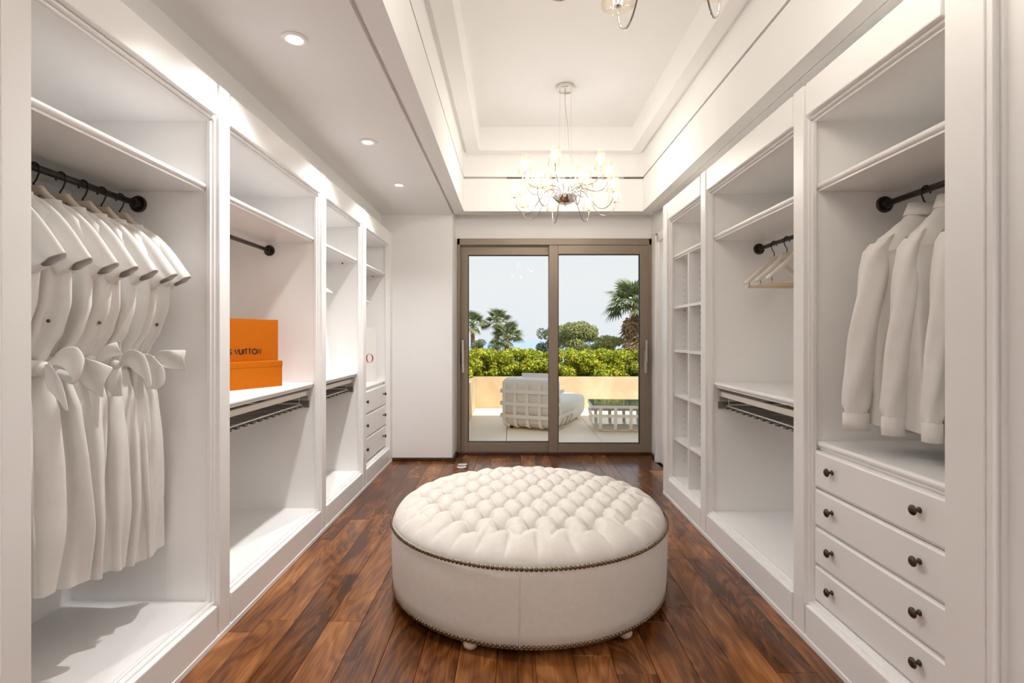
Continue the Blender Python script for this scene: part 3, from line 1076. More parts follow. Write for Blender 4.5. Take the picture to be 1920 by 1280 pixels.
DRESS = [(1.612, 0.088, 0.024, 0.0), (1.600, 0.100, 0.028, 0.05), (1.555, 0.150, 0.036, 0.12), (1.49, 0.180, 0.038, 0.22), (1.40, 0.185, 0.040, 0.35),
         (1.30, 0.176, 0.042, 0.5), (1.22, 0.150, 0.040, 0.6), (1.16, 0.112, 0.036, 0.7), (1.115, 0.090, 0.032, 0.75), (1.07, 0.104, 0.036, 0.75),
         (0.98, 0.126, 0.043, 0.8), (0.80, 0.136, 0.047, 0.85), (0.60, 0.140, 0.050, 0.95), (0.40, 0.128, 0.050, 1.0)]


def dress(y, seed, label, hem, bow):
    rg = random.Random(seed)
    t = thing('dress', (-1.475, y, 0), R(rg.uniform(-4, 4)), label, 'dress', 'white dresses on hangers')
    top = 1.612
    zs = [top - (top - hem) * (i / 64) for i in range(65)]
    tab = [(z if z > 0.7 else 0.7 - (0.7 - z) * (0.7 - hem) / 0.3, a, b_, f) for z, a, b_, f in DRESS]
    sway = rg.uniform(-0.012, 0.012)
    lathe_cloth(tab, zs, 96, 0.66, seed, cx=lambda z: sway * max(0, (1.1 - z)) * 1.6).build('body', M['cotton'], t, world=False, smooth=True, fix=False)
    for s in (-1, 1):
        rr = []
        secs = [((0.075, 1.618), (0.100, 1.44), 0.018), ((0.115, 1.600), (0.140, 1.40), 0.026), ((0.165, 1.560), (0.160, 1.375), 0.029),
                ((0.208, 1.508), (0.174, 1.368), 0.030), ((0.240, 1.460), (0.188, 1.380), 0.029), ((0.266, 1.424), (0.206, 1.392), 0.026)]
        for i, ((at, zt), (ab, zb), B) in enumerate(secs):
            ring = []
            for j in range(24):
                q = 2 * PI * j / 24
                cz, sb = math.cos(q), math.sin(q)
                mz = 0.5 + 0.5 * cz
                ring.append((s * (ab + (at - ab) * mz), B * sb * (0.50 + 0.50 * (1 - mz) ** 0.6) * (1 + 0.16 * math.sin(5 * q + seed + i * 0.7)), zb + (zt - zb) * mz))
            rr.append(ring)
        o_ = MB().rings(rr, caps=False).build('sleeve', M['cotton'], t, world=False, smooth=True, solid=0.003, sub=1, fix=False)
    # collar stand
    MB().lathe([(0.088, 1.606), (0.086, 1.620), (0.082, 1.620), (0.084, 1.606)], (0, 0, 0), 24, caps=False).build('collar', M['cotton'], t, world=False, smooth=True).scale = (1, 0.3, 1)
    # front button
    MB().lathe([(0.0055, 0), (0.0055, 0.003), (0.001, 0.004)], (0.148, -0.016, 1.245), 10, 'X').build('button', M['button'], t, world=False)
    # belt and bow
    rs = []
    for z, gr in ((1.136, 1.02), (1.130, 1.14), (1.112, 1.20), (1.094, 1.14), (1.088, 1.02)):
        rs.append([((0.098 * gr) * math.cos(2 * PI * j / 36), (0.040 * gr) * math.sin(2 * PI * j / 36), z + 0.004 * math.sin(2 * PI * j / 9 + seed)) for j in range(36)])
    belt = MB().rings(rs, caps=False).build('belt', M['cotton'], t, world=False, smooth=True, solid=0.003)
    kx, kz = 0.118, 1.108
    kn = MB().lathe([(0.002, -0.024), (0.014, -0.020), (0.021, -0.008), (0.022, 0.006), (0.015, 0.019), (0.002, 0.024)], (kx, 0, kz), 14, 'Y')
    for p_i, p in enumerate(kn.v):
        kn.v[p_i] = (p[0] + 0.002 * math.sin(p[1] * 300), p[1], p[2] + 0.002 * math.cos(p[0] * 400))
    kn.build('knot', M['cotton'], belt, world=False, smooth=True, sub=1)
    for path, widths, nf in bow:
        pth = [(kx + a, b_, kz + c) for a, b_, c in path]
        ribbon(pth, widths, nf).build('bow_tail', M['cotton'], belt, world=False, smooth=True, solid=0.0025, sub=1, fix=False)
    return t


def vn(*ks):
    ks = [Vector(k2) for k2 in ks]

    def f(t):
        q = t * (len(ks) - 1)
        i = min(int(q), len(ks) - 2)
        return ks[i].lerp(ks[i + 1], q - i)
    return f


UPW = (0, 0.25, 1)
bows = {
    0: [([(0, 0, 0), (0.02, -0.02, 0.012), (0.045, -0.03, 0.02)], [0.02, 0.05, 0.055], vn(UPW, (0.2, 0, 1))),
        ([(0, 0, 0), (0.015, -0.02, -0.04), (0.02, -0.03, -0.12)], [0.02, 0.045, 0.03], vn((1, 0.3, 0), (1, 0.2, 0)))],
    1: [([(0, 0, 0), (0.04, 0.0, 0.03), (0.075, 0.01, 0.03), (0.092, 0.02, -0.01), (0.07, 0.03, -0.03), (0.02, 0.02, -0.01)], [0.02, 0.05, 0.07, 0.06, 0.04, 0.02], vn((0, 0.5, 1), (0.4, 0.4, 1), (0.2, 0.6, 1))),
        ([(0, -0.005, 0), (0.035, -0.02, -0.005), (0.066, -0.03, -0.045), (0.105, -0.035, -0.118)], [0.022, 0.034, 0.045, 0.008], vn((0, 0, 1), (0.6, 0.1, 0.7), (1, 0, 0.3)))],
    2: [([(0, 0, 0), (0.04, -0.015, -0.004), (0.085, -0.02, -0.025), (0.125, -0.02, -0.05)], [0.024, 0.065, 0.090, 0.10], vn((0, 0.1, 1), (0.15, 0.1, 1), (0.35, 0, 1))),
        ([(0, 0, 0), (-0.03, -0.035, 0.01), (-0.07, -0.045, 0.004)], [0.024, 0.05, 0.055], vn((0, 0.2, 1), (0, 0.2, 1)))],
    3: [([(0.0, 0, 0), (0.018, -0.018, -0.04), (0.020, -0.022, -0.11), (0.026, -0.02, -0.20)], [0.024, 0.045, 0.035, 0.008], vn((1, 0.4, 0), (1, 0.2, 0), (1, 0, 0))),
        ([(0, 0, 0), (0.025, -0.01, 0.02), (0.060, -0.01, 0.045), (0.085, 0, 0.055)], [0.022, 0.042, 0.045, 0.05], vn((0, 0.2, 1), (-0.4, 0.2, 1), (-0.5, 0, 1)))],
    4: [([(0, 0, 0), (-0.005, -0.012, 0.03), (-0.002, -0.018, 0.075)], [0.03, 0.055, 0.062], vn((1, 0.2, 0), (1, 0.1, 0.1))),
        ([(0, 0, 0), (0.05, -0.01, 0.02), (0.095, -0.012, 0.0), (0.135, -0.015, -0.075)], [0.026, 0.055, 0.07, 0.006], vn((0, 0.1, 1), (0.2, 0.1, 1), (0.9, 0, 0.6))),
        ([(0, 0, 0), (0.012, -0.02, -0.05), (0.02, -0.022, -0.11)], [0.026, 0.05, 0.045], vn((1, 0.3, 0), (1, 0.1, 0)))],
    5: [([(0, 0, 0), (0.045, -0.008, -0.010), (0.080, -0.014, -0.055), (0.095, -0.016, -0.09)], [0.028, 0.085, 0.10, 0.03], vn((0, 0, 1), (0.4, 0.1, 1), (0.8, 0, 0.5))),
        ([(0, 0, 0), (0.01, 0.0, -0.06), (0.018, 0.0, -0.13)], [0.026, 0.04, 0.03], vn((1, 0.2, 0), (1, 0, 0)))],
    6: [([(0, 0, 0), (0.040, -0.012, 0.010), (0.085, -0.016, 0.006), (0.135, -0.016, 0.004)], [0.026, 0.060, 0.074, 0.078], vn((0, 0.1, 1), (0, 0.15, 1), (0, 0, 1))),
        ([(0, 0, 0), (0.02, -0.004, -0.05), (0.022, 0.0, -0.10)], [0.024, 0.035, 0.03], vn((1, 0.3, 0), (1, 0, 0)))],
}
dys = [1.448, 1.548, 1.644, 1.741, 1.832, 1.915, 2.005]
dlab = ['white cap-sleeved dress nearest the camera, half hidden by the left post',
        'second white dress from the near end of the rod, long pointed belt tail',
        'third white dress on the rod, belt bow spread wide to the right',
        'middle one of the seven white dresses, belt tail hanging straight down',
        'fifth white dress on the rod, belt end standing up',
        'sixth white dress on the rod, beside the last one',
        'last white dress on the rod, belt end sticking out over the side panel']
hlab = ['beige hanger of the nearest white dress, at the left post',
        'beige hanger holding the second white dress',
        'beige hanger holding the third white dress',
        'beige hanger holding the middle white dress of seven',
        'beige hanger holding the fifth white dress',
        'beige hanger holding the sixth white dress',
        'beige hanger holding the last white dress, nearest the rod end']
for i, y in enumerate(dys):
    hanger((-1.475, y, 0), 0, hlab[i], 'hangers under the dresses', M['hanger'], half=0.128, tipz=1.560, bow=0.003, ztop=1.666)
    dress(y, 11 + i * 7, dlab[i], [0.46, 0.455, 0.44, 0.42, 0.40, 0.385, 0.385][i], bows[i])

SHIRT = [(1.648, 0.058, 0.030, 0.0), (1.620, 0.078, 0.034, 0.0), (1.585, 0.120, 0.040, 0.05), (1.545, 0.168, 0.044, 0.08), (1.505, 0.198, 0.046, 0.10), (1.42, 0.196, 0.046, 0.2),
         (1.25, 0.192, 0.048, 0.4), (1.05, 0.190, 0.048, 0.55), (0.90, 0.192, 0.048, 0.6)]


def shirt(y, rz, seed, label, sl_out, hem=0.87):
    t = thing('shirt', (1.475, y, 0), PI + rz, label, 'shirt', 'white shirts on hangers')
    rg = random.Random(seed)
    zs = [1.648 - (1.648 - hem) * i / 48 for i in range(49)]
    mb = lathe_cloth(SHIRT, zs, 80, 0.34, seed)
    for i, p in enumerate(mb.v):                      # curved shirt-tail hem
        w_ = max(0, (1.0 - p[2]) / (1.0 - hem))
        mb.v[i] = (p[0], p[1], p[2] + w_ * (0.030 * (abs(p[0]) / 0.19) ** 2 - 0.012))
    mb.build('body', M['shirt'], t, world=False, smooth=True, fix=False)
    # collar: stand and turned-down leaf
    rs = []
    for rA, rB, z in ((0.058, 0.030, 1.632), (0.056, 0.030, 1.668), (0.060, 0.034, 1.672), (0.072, 0.044, 1.640), (0.076, 0.047, 1.628)):
        rs.append([(rA * math.cos(2 * PI * j / 32), rB * math.sin(2 * PI * j / 32), z + 0.004 * math.cos(4 * PI * j / 32)) for j in range(32)])
    MB().rings(rs, caps=False).build('collar', M['shirt'], t, world=False, smooth=True, solid=0.002)
    # yoke seam across the back (towards the camera)
    for sgn in (1, -1):
        sp = [(a, sgn * (0.0470 - 0.012 * (abs(a) / 0.19) ** 3), 1.512 - 0.012 * (abs(a) / 0.19)) for a in [x / 10 * 0.17 for x in range(-10, 11)]]
        MB().tube(sp, 0.0014, 5).build('yoke_seam', M['shirt'], t, world=False)
    for s in (-1, 1):
        k_ = 1.0 if s > 0 else 0.88
        secs = [((0.148, 1.552), 0.034, 0.040), ((0.170, 1.512), 0.042, 0.043), ((0.182, 1.42), 0.047, 0.040), ((0.196 + sl_out * 0.4, 1.30), 0.050, 0.036),
                ((0.216 + sl_out * 0.8, 1.16), 0.049, 0.032), ((0.232 + sl_out, 1.03), 0.048, 0.030), ((0.238 + sl_out, 0.955), 0.047, 0.028), ((0.238 + sl_out, 0.925), 0.040, 0.024)]
        secs = [((c_[0] * k_, c_[1]), a_ * k_, b_) for c_, a_, b_ in secs]
        rr = []
        dense = []
        for (c0, a0, b0), (c1, a1, b1) in zip(secs, secs[1:]):
            for q in range(4):
                u_ = q / 4
                dense.append(((c0[0] + (c1[0] - c0[0]) * u_, c0[1] + (c1[1] - c0[1]) * u_), a0 + (a1 - a0) * u_, b0 + (b1 - b0) * u_))
        dense.append(secs[-1])
        for i, ((cx_, z), A, B) in enumerate(dense):
            ring = []
            for j in range(28):
                q = 2 * PI * j / 28
                wv = 1 + 0.08 * math.sin(4 * q + i * 0.35 + seed) + 0.045 * math.sin(i * 0.8 + seed + 2 * q)
                tilt = 0.55 * max(0, 1 - i / 7)
                ring.append((s * (cx_ + A * math.cos(q) * wv), B * math.sin(q) * wv - 0.004, z - tilt * A * math.cos(q)))
            rr.append(ring)
        sl = MB().rings(rr, caps=False).build('sleeve', M['shirt'], t, world=False, smooth=True, fix=False)
        cu = MB()
        cxx = s * (0.238 + sl_out) * k_
        rs = []
        for z, A, B in ((0.928, 0.034, 0.027), (0.926, 0.044, 0.027), (0.895, 0.045, 0.026), (0.866, 0.045, 0.025), (0.866, 0.042, 0.023)):
            rs.append([(cxx + A * math.cos(2 * PI * j / 28), B * math.sin(2 * PI * j / 28) - 0.004, z) for j in range(28)])
        cu.rings(rs, caps=False).build('cuff', M['shirt'], sl, world=False, smooth=True, solid=0.002)
        MB().tube([(cxx + 0.012 * s, -0.034, 1.03), (cxx + 0.010 * s, -0.034, 0.93)], 0.0022, 5).build('placket', M['shirt'], sl, world=False)
    return t


sh = [(1.898, R(-2), 3, 'white long-sleeved shirt deepest in the bay, beside the far panel', 0.005),
      (1.780, R(-9), 8, 'middle white shirt of three over the drawers', 0.000),
      (1.660, R(-12), 15, 'nearest white shirt, mostly hidden behind the right post', 0.002)]
shl = ['pale hanger of the deepest white shirt, its dark hook clear on the rod', 'pale hanger of the middle white shirt', 'pale hanger of the nearest white shirt behind the post']
for i, (y, rz, sdv, lab, so_) in enumerate(sh):
    hanger((1.475, y, 0), PI + rz, shl[i], 'hangers under the shirts', M['hanger'], half=(0.085, 0.065, 0.052)[i], tipz=1.590, bow=0.0, ztop=1.664)
    shirt(y, rz, sdv, lab, so_).scale = ((1.0, 0.77, 0.60)[i], (1.0, 1.05, 1.15)[i], 1)

for y, rz, lab in ((3.00, R(4), 'empty wooden hanger closest to the rod end in the right bay'), (2.86, R(2), 'middle empty wooden hanger in the right bay'),
                   (2.72, R(-3), 'empty wooden hanger nearest the post in the right bay')):
    hanger((1.475, y, 0), PI + rz, lab, 'empty hangers in the right bay', M['hanger_white'], bar=True, half=0.18, tipz=1.492, thick=0.017)
for y, lab in ((3.79, 'rearmost of three bleached hanger ends peeping past a left post'), (3.745, 'middle of three bleached hanger ends peeping past a left post'),
               (3.70, 'front one of three bleached hanger ends peeping past a left post')):
    hanger((-1.475, y, 0), 0, lab, 'empty hangers in the left bay', M['hanger_white'], bar=False, half=0.19, tipz=1.505, thick=0.015)
hanger((-1.475, 4.81, 0), 0, 'single bleached hanger end above the small white bag', 'empty hangers in the left bay', M['hanger_white'], half=0.19, tipz=1.495, thick=0.015)

# ------------------------------------------------------------------ boxes and bags
ax = Vector((-0.46, -0.888, 0))         # along the box fronts, towards the camera
nx = Vector((0.888, -0.46, 0))          # out of the box fronts


def obox(mb, p, w_, d_, z0, z1):
    p = Vector(p)
    q = [p, p + ax * w_, p + ax * w_ - nx * d_, p - nx * d_]
    mb.rings([[(c.x, c.y, z0) for c in q], [(c.x, c.y, z1) for c in q]])
    return mb


def strokes(chars, h, thick):
    """simple geometric sans capitals as polylines -> list of (polyline, advance x)"""
    import math as m
    circ = [(0.5 + 0.5 * m.cos(m.radians(a)), 0.5 + 0.5 * m.sin(m.radians(a))) for a in range(0, 361, 15)]
    S = [(0.44, 0.86), (0.34, 0.96), (0.22, 0.985), (0.10, 0.93), (0.05, 0.80), (0.08, 0.66), (0.22, 0.55), (0.36, 0.45), (0.45, 0.32), (0.44, 0.16), (0.34, 0.05), (0.20, 0.01), (0.08, 0.06), (0.0, 0.18)]
    Uc = [(0.0, 1.0), (0.0, 0.32)] + [(0.30 - 0.30 * m.cos(m.radians(a)), 0.32 - 0.32 * m.sin(m.radians(a))) for a in range(15, 180, 15)] + [(0.60, 0.32), (0.60, 1.0)]
    G = {'L': ([[(0, 1), (0, 0), (0.42, 0)]], 0.42), 'O': ([circ], 1.0), 'U': ([Uc], 0.6), 'I': ([[(0, 0), (0, 1)]], 0.0), 'S': ([S], 0.45), ' ': ([], 0.22),
         'V': ([[(0, 1), (0.36, 0), (0.72, 1)]], 0.72), 'T': ([[(0, 1), (0.56, 1)], [(0.28, 1), (0.28, 0)]], 0.56), 'N': ([[(0, 0), (0, 1), (0.66, 0), (0.66, 1)]], 0.66)}
    x = 0
    out = []
    for c in chars:
        ls, adv = G[c]
        for pl in ls:
            out.append([(x + px * h, py * h) for px, py in pl])
        x += (adv + 0.24) * h
    return out, x - 0.24 * h


low_p = Vector((-1.288, 2.99, 0))
o1 = thing('gift_box', (-1.38, 2.85, 0.925), label='low orange box in front of the taller lettered box', cat='box', group='orange boxes')
obox(MB(), low_p, 0.42, 0.085, 0.9255, 1.040).build('box_base', M['orange'], o1, bevel=0.0015)
obox(MB(), low_p + nx * 0.0015 - ax * 0.0015, 0.423, 0.088, 1.036, 1.066).build('box_lid', M['orange'], o1, bevel=0.0015)
tall_p = Vector((-1.338, 3.07, 0)) - nx * 0.012
o2 = thing('gift_box', (-1.46, 2.83, 0.925), label='tall orange box with black lettering, behind the low orange box', cat='box', group='orange boxes')
obox(MB(), tall_p, 0.504, 0.12, 0.9255, 1.297).build('box_body', M['orange'], o2, bevel=0.0015)
pl, wtot = strokes('LOUIS VUITTON', 0.0265, 0.003)
sc_ = 0.276 / wtot
mb = MB()
t0 = 0.114
for line in pl:
    rail = []
    n_ = len(line)
    for i, (px, pz) in enumerate(line):
        pa = line[max(0, i - 1)]
        pb = line[min(n_ - 1, i + 1)]
        dx_, dz_ = pb[0] - pa[0], pb[1] - pa[1]
        q = math.hypot(dx_, dz_) or 1
        rail.append((px, pz, -dz_ / q, dx_ / q))
    vv = []
    for px, pz, ox_, oz_ in rail:
        for sg in (-1, 1):
            X_ = (px + ox_ * sg * 0.0030) * sc_
            Z_ = pz + oz_ * sg * 0.0030
            tt = t0 + (0.276 - X_)
            P = tall_p + ax * tt + nx * 0.0014
            vv.append((P.x, P.y, 1.106 + Z_))
    ff = [(2 * i, 2 * i + 1, 2 * i + 3, 2 * i + 2) for i in range(n_ - 1)]
    mb.add(vv, ff)
mb.build('lettering', M['print'], o2, fix=False)

# white bag in the third left bay (only one edge shows)
b1 = thing('shopping_bag', (-1.45, 3.95, 0.925), label='white paper bag edge behind the left post, above the far pull-out rack', cat='bag')
mb = MB()
A_, B_ = Vector((-1.375, 4.06, 0)), Vector((-1.56, 3.80, 0))
A2, B2 = A_ + Vector((-0.055, 0.035, 0)), B_ + Vector((0.02, 0.03, 0))
mb.rings([[(A_.x, A_.y, 0.926), (B_.x, B_.y, 0.926), (B_.x - 0.09, B_.y + 0.06, 0.926), (A_.x - 0.09, A_.y + 0.06, 0.926)],
          [(A2.x, A2.y, 1.29), (B2.x, B2.y, 1.29), (B2.x - 0.05, B2.y + 0.03, 1.29), (A2.x - 0.05, A2.y + 0.03, 1.29)]])
mb.build('bag_body', M['bag'], b1, bevel=0.001)
# white bag with red letters on the drawers
b2 = thing('shopping_bag', (-1.34, 4.83, 0.79), label='white bag with dark red letters standing on the three-drawer chest', cat='bag')


def pq(xp, yp, Y):
    return Vector(((xp - 960) * Y / 1000.0, Y, 1.2 - (yp - 631) * Y / 1000.0))


ra, rb = Vector((-1.237, 4.90, 0)), Vector((-1.53, 4.72, 0))
bn = Vector((0.52, -0.85, 0))
mb = MB()
mb.rings([[(ra.x, ra.y, 0.791), (rb.x, rb.y, 0.791), (rb.x - 0.05, rb.y + 0.085, 0.791), (ra.x - 0.05, ra.y + 0.085, 0.791)],
          [(ra.x - 0.022, ra.y + 0.035, 1.285), (rb.x - 0.022, rb.y + 0.035, 1.285), (rb.x - 0.05, rb.y + 0.08, 1.285), (ra.x - 0.05, ra.y + 0.08, 1.285)]])
mb.build('bag_body', M['bag'], b2, bevel=0.001)
mb = MB()
adir = (rb - ra).normalized()


def onbag(s_, z):
    k2 = (z - 0.791) / 0.494
    p = ra + adir * s_ + Vector((-0.022, 0.035, 0)) * k2 + Vector((adir.y, -adir.x, 0)) * -0.0015
    return (p.x, p.y - 0.001, z)


def letter_o(cx_, cz, a, b_):
    vv = []
    n_ = 28
    for i in range(n_):
        q = 2 * PI * i / n_
        vv.append(onbag(cx_ + a * math.cos(q), cz + b_ * math.sin(q)))
        vv.append(onbag(cx_ + (a * 0.66) * math.cos(q), cz + b_ * 0.965 * math.sin(q)))
    mb.add(vv, [(2 * i, 2 * i + 1, (2 * i + 3) % (2 * n_), (2 * i + 2) % (2 * n_)) for i in range(n_)])


letter_o(0.066, 1.003, 0.034, 0.041)
# leg and bowl of the R before it
mb.add([onbag(0.112, 0.963), onbag(0.124, 0.963), onbag(0.152, 1.004), onbag(0.140, 1.004)], [(0, 1, 2, 3)])
mb.add([onbag(0.162, 0.963), onbag(0.172, 0.963), onbag(0.172, 1.044), onbag(0.162, 1.044)], [(0, 1, 2, 3)])
mb.build('lettering', M['red'], b2, fix=False)

# two small clear discs on the floor
for x, y, z, lab in ((-0.462, 4.985, 0.0, 'small clear glass disc on the floor, the rear one'), (-0.462, 4.885, 0.0, 'small clear glass disc on the floor, the front one')):
    t = thing('glass_disc', (x, y, z), label=lab, cat='disc', group='glass discs on the floor')
    MB().lathe([(0.040, 0.0), (0.044, 0.003), (0.044, 0.010), (0.040, 0.013), (0.001, 0.012)], (0, 0, 0), 28).build('disc_body', M['disc'], t, world=False, smooth=True)
    MB().lathe([(0.030, 0.0125), (0.030, 0.016), (0.024, 0.017), (0.001, 0.017)], (0, 0, 0), 24).build('disc_rim', M['satin'], t, world=False, smooth=True)

# ------------------------------------------------------------------ terrace
terr = structure('floor_terrace', MB().box(-3.5, 5, 5.56, 9.0, -0.2, -0.032), M['soil'])
terr['label'] = 'pale stone terrace floor outside the door'
for i, x in enumerate((-3.367, -2.267, -1.167, -0.067, 1.033, 2.133, 3.233)):
    for ya, yb in ((5.57, 8.98),):
        MB().box(x + 0.003, x + 1.097, ya, yb, -0.034, -0.004).build('tile', M['tile'], terr, bevel=0.002)
w = MB().box(-0.61, 5, 9.0, 9.06, -0.1, 0.525)
structure('wall_parapet', w, M['stone'], bevel=0.004)['label'] = 'low travertine parapet wall at the back of the terrace'
w = MB().box(-0.70, -0.61, 5.75, 9.06, -0.1, 0.525)
structure('wall_parapet_left', w, M['stone'], bevel=0.004)['label'] = 'low travertine parapet along the left of the terrace'
w = MB().box(-2.2, 5, 9.06, 10.2, -0.3, 0.43).box(-2.2, -0.70, 5.75, 9.06, -0.3, 0.43)
structure('floor_planter', w, M['soil'])['label'] = 'dark soil of the planter behind the parapet'

# daybed
lv = Vector((0.40, 0.917, 0)).normalized()       # from the back towards the foot end
wv_ = Vector((-lv.y, lv.x, 0))                   # along the back, to the left
c0 = Vector((0.545, 6.66, 0))                    # near right corner


def dbp(a, b_, z):                               # a along length, b along back width
    p = c0 + lv * a + wv_ * b_
    return (p.x, p.y, z)


bed = thing('daybed', tuple(c0 + lv * 0.7 + wv_ * 0.37), label='white webbed outdoor daybed with its back to the door', cat='daybed')
BW = 0.76


def rr_ring(a0, a1, b0, b1, z, rad, n=5):
    pts = []
    for cx_, cy_, s0 in ((a1 - rad, b1 - rad, 0), (a0 + rad, b1 - rad, 90), (a0 + rad, b0 + rad, 180), (a1 - rad, b0 + rad, 270)):
        for i in range(n + 1):
            q = R(s0 + 90 * i / n)
            pts.append(dbp(cx_ + rad * math.cos(q), cy_ + rad * math.sin(q), z))
    return pts


MB().rings([rr_ring(0.10, 1.36, 0.06, BW - 0.06, 0.03, 0.10), rr_ring(0.03, 1.42, 0.02, BW - 0.02, 0.10, 0.10), rr_ring(0.02, 1.44, 0.01, BW - 0.01, 0.20, 0.10), rr_ring(0.03, 1.45, 0.015, BW - 0.015, 0.30, 0.11),
            rr_ring(0.06, 1.42, 0.04, BW - 0.04, 0.345, 0.12), rr_ring(0.12, 1.36, 0.10, BW - 0.10, 0.36, 0.12)]).build('seat_cushion', M['outfab'], bed, smooth=True)
MB().rings([rr_ring(0.02, 0.24, 0.02, BW - 0.02, 0.16, 0.06), rr_ring(0.010, 0.25, 0.010, BW - 0.01, 0.30, 0.07), rr_ring(0.012, 0.25, 0.010, BW - 0.01, 0.58, 0.07),
            rr_ring(0.020, 0.24, 0.015, BW - 0.015, 0.635, 0.07), rr_ring(0.05, 0.22, 0.05, BW - 0.05, 0.665, 0.07)]).build('back_cushion', M['outfab'], bed, smooth=True)
MB().rings([rr_ring(0.25, 0.37, 0.10, BW - 0.22, 0.36, 0.05), rr_ring(0.20, 0.36, 0.10, BW - 0.22, 0.60, 0.06), rr_ring(0.20, 0.30, 0.12, BW - 0.20, 0.715, 0.04)]).build('pillow', M['outfab'], bed, smooth=True)


def band(path, wdir, wd, name='band'):
    rows = []
    th = 0.006
    P = [Vector(p) for p in path]
    wdv = Vector(wdir).normalized()
    for i, p in enumerate(P):
        d = (P[min(i + 1, len(P) - 1)] - P[max(i - 1, 0)]).normalized()
        nn = d.cross(wdv).normalized()
        rows.append([p + wdv * wd / 2 + nn * th / 2, p - wdv * wd / 2 + nn * th / 2, p - wdv * wd / 2 - nn * th / 2, p + wdv * wd / 2 - nn * th / 2])
    return MB().rings(rows)


for b_ in (0.055, 0.215, 0.385, 0.555, 0.705):
    path = [dbp(-0.004, b_, 0.62), dbp(-0.006, b_, 0.44), dbp(-0.006, b_, 0.26), dbp(0.004, b_, 0.12), dbp(0.035, b_, 0.045), dbp(0.12, b_, 0.012), dbp(0.5, b_, 0.010)]
    band(path, wv_, 0.046).build('band', M['band'], bed)
for z in (0.495, 0.335, 0.175):
    path = [dbp(0.30, -0.008, z), dbp(0.05, -0.010, z), dbp(0.005, -0.004, z), dbp(-0.014, 0.045, z), dbp(-0.014, BW - 0.045, z), dbp(0.005, BW + 0.004, z), dbp(0.05, BW + 0.01, z), dbp(0.30, BW + 0.01, z)]
    band(path, (0, 0, 1), 0.046).build('band', M['band'], bed)
for a in (0.16, 0.36, 0.56, 0.74):
    zt = 0.42 if a < 0.2 else 0.17
    path = [dbp(a, -0.006, zt), dbp(a, -0.004, 0.12), dbp(a, 0.03, 0.045), dbp(a, 0.12, 0.012), dbp(a, 0.4, 0.010)]
    band(path, lv, 0.040).build('band', M['band'], bed)
band([dbp(0.0, -0.010, 0.175), dbp(0.85, -0.008, 0.175)], (0, 0, 1), 0.040).build('band', M['band'], bed)
fb = MB()
for a, b_ in ((0.14, 0.10), (0.14, BW - 0.1), (1.25, 0.12), (1.25, BW - 0.12)):
    p = dbp(a, b_, 0)
    fb.lathe([(0.02, -0.004), (0.02, 0.035)], (p[0], p[1], 0), 10)
fb.build('glides', M['rubber'], bed)

# side table
tl = Vector((0.998, -0.06, 0)).normalized()
tdv = Vector((0.06, 0.998, 0)).normalized()
tp0 = Vector((1.010, 6.70, 0))
TW, TD, TH = 0.90, 0.62, 0.345
tab_ = thing('side_table', tuple(tp0 + tl * 0.45 + tdv * 0.3), label='low white webbed side table with dark glass top', cat='table')


def tbp(a, b_, z):
    p = tp0 + tl * a + tdv * b_
    return (p.x, p.y, z)


q = [(0, 0), (TW, 0), (TW, TD), (0, TD)]
MB().rings([[tbp(a, b_, TH - 0.008) for a, b_ in q], [tbp(a, b_, TH) for a, b_ in q]]).build('glass_top', M['tableglass'], tab_, bevel=0.002)
fr = MB()
i_ = 0.05
ring_o = [(-0.008, -0.008), (TW + 0.008, -0.008), (TW + 0.008, TD + 0.008), (-0.008, TD + 0.008)]
ring_i = [(0.012, 0.012), (TW - 0.012, 0.012), (TW - 0.012, TD - 0.012), (0.012, TD - 0.012)]
vv = [tbp(a, b_, TH - 0.045) for a, b_ in ring_o] + [tbp(a, b_, TH - 0.045) for a, b_ in ring_i] + [tbp(a, b_, TH - 0.009) for a, b_ in ring_o] + [tbp(a, b_, TH - 0.009) for a, b_ in ring_i]
ff = []
for k2 in range(4):
    j = (k2 + 1) % 4
    ff += [(k2, 4 + k2, 4 + j, j), (8 + k2, 8 + j, 12 + j, 12 + k2), (4 + k2, 12 + k2, 12 + j, 4 + j), (k2, j, 8 + j, 8 + k2)]
fr.add(vv, ff).build('top_frame', M['band'], tab_, bevel=0.006)
for a in (0.10, 0.29, 0.48, 0.67, 0.82):
    for b0, sg in ((0.0, 1), (TD, -1)):
        path = [tbp(a, b0, TH - 0.03), tbp(a, b0, 0.16), tbp(a, b0 + sg * 0.008, 0.09), tbp(a, b0 + sg * 0.04, 0.035), tbp(a, b0 + sg * 0.11, 0.008)]
        band(path, tl, 0.042).build('band', M['band'], tab_)
for b_ in (0.14, 0.31, 0.48):
    for a0, sg in ((0.0, 1), (TW, -1)):
        path = [tbp(a0, b_, TH - 0.03), tbp(a0, b_, 0.16), tbp(a0 + sg * 0.008, b_, 0.09), tbp(a0 + sg * 0.05, b_, 0.03), tbp(a0 + sg * 0.12, b_, 0.010)]
        band(path, tdv, 0.040).build('band', M['band'], tab_)
path = [tbp(0.0, 0.0, 0.205), tbp(TW, 0.0, 0.205), tbp(TW, TD, 0.205), tbp(0, TD, 0.205)]
for pa, pb in zip(path, path[1:] + path[:1]):
    band([pa, pb], (0, 0, 1), 0.040).build('band', M['band'], tab_)
fr = MB()
for b_ in (0.10, TD - 0.10):
    fr.tube([tbp(0.10, b_, 0.010), tbp(TW - 0.10, b_, 0.010)], 0.012, 6)
for a in (0.10, TW - 0.10):
    fr.tube([tbp(a, 0.10, 0.010), tbp(a, TD - 0.10, 0.010)], 0.012, 6)
fr.build('bottom_rail', M['band'], tab_)


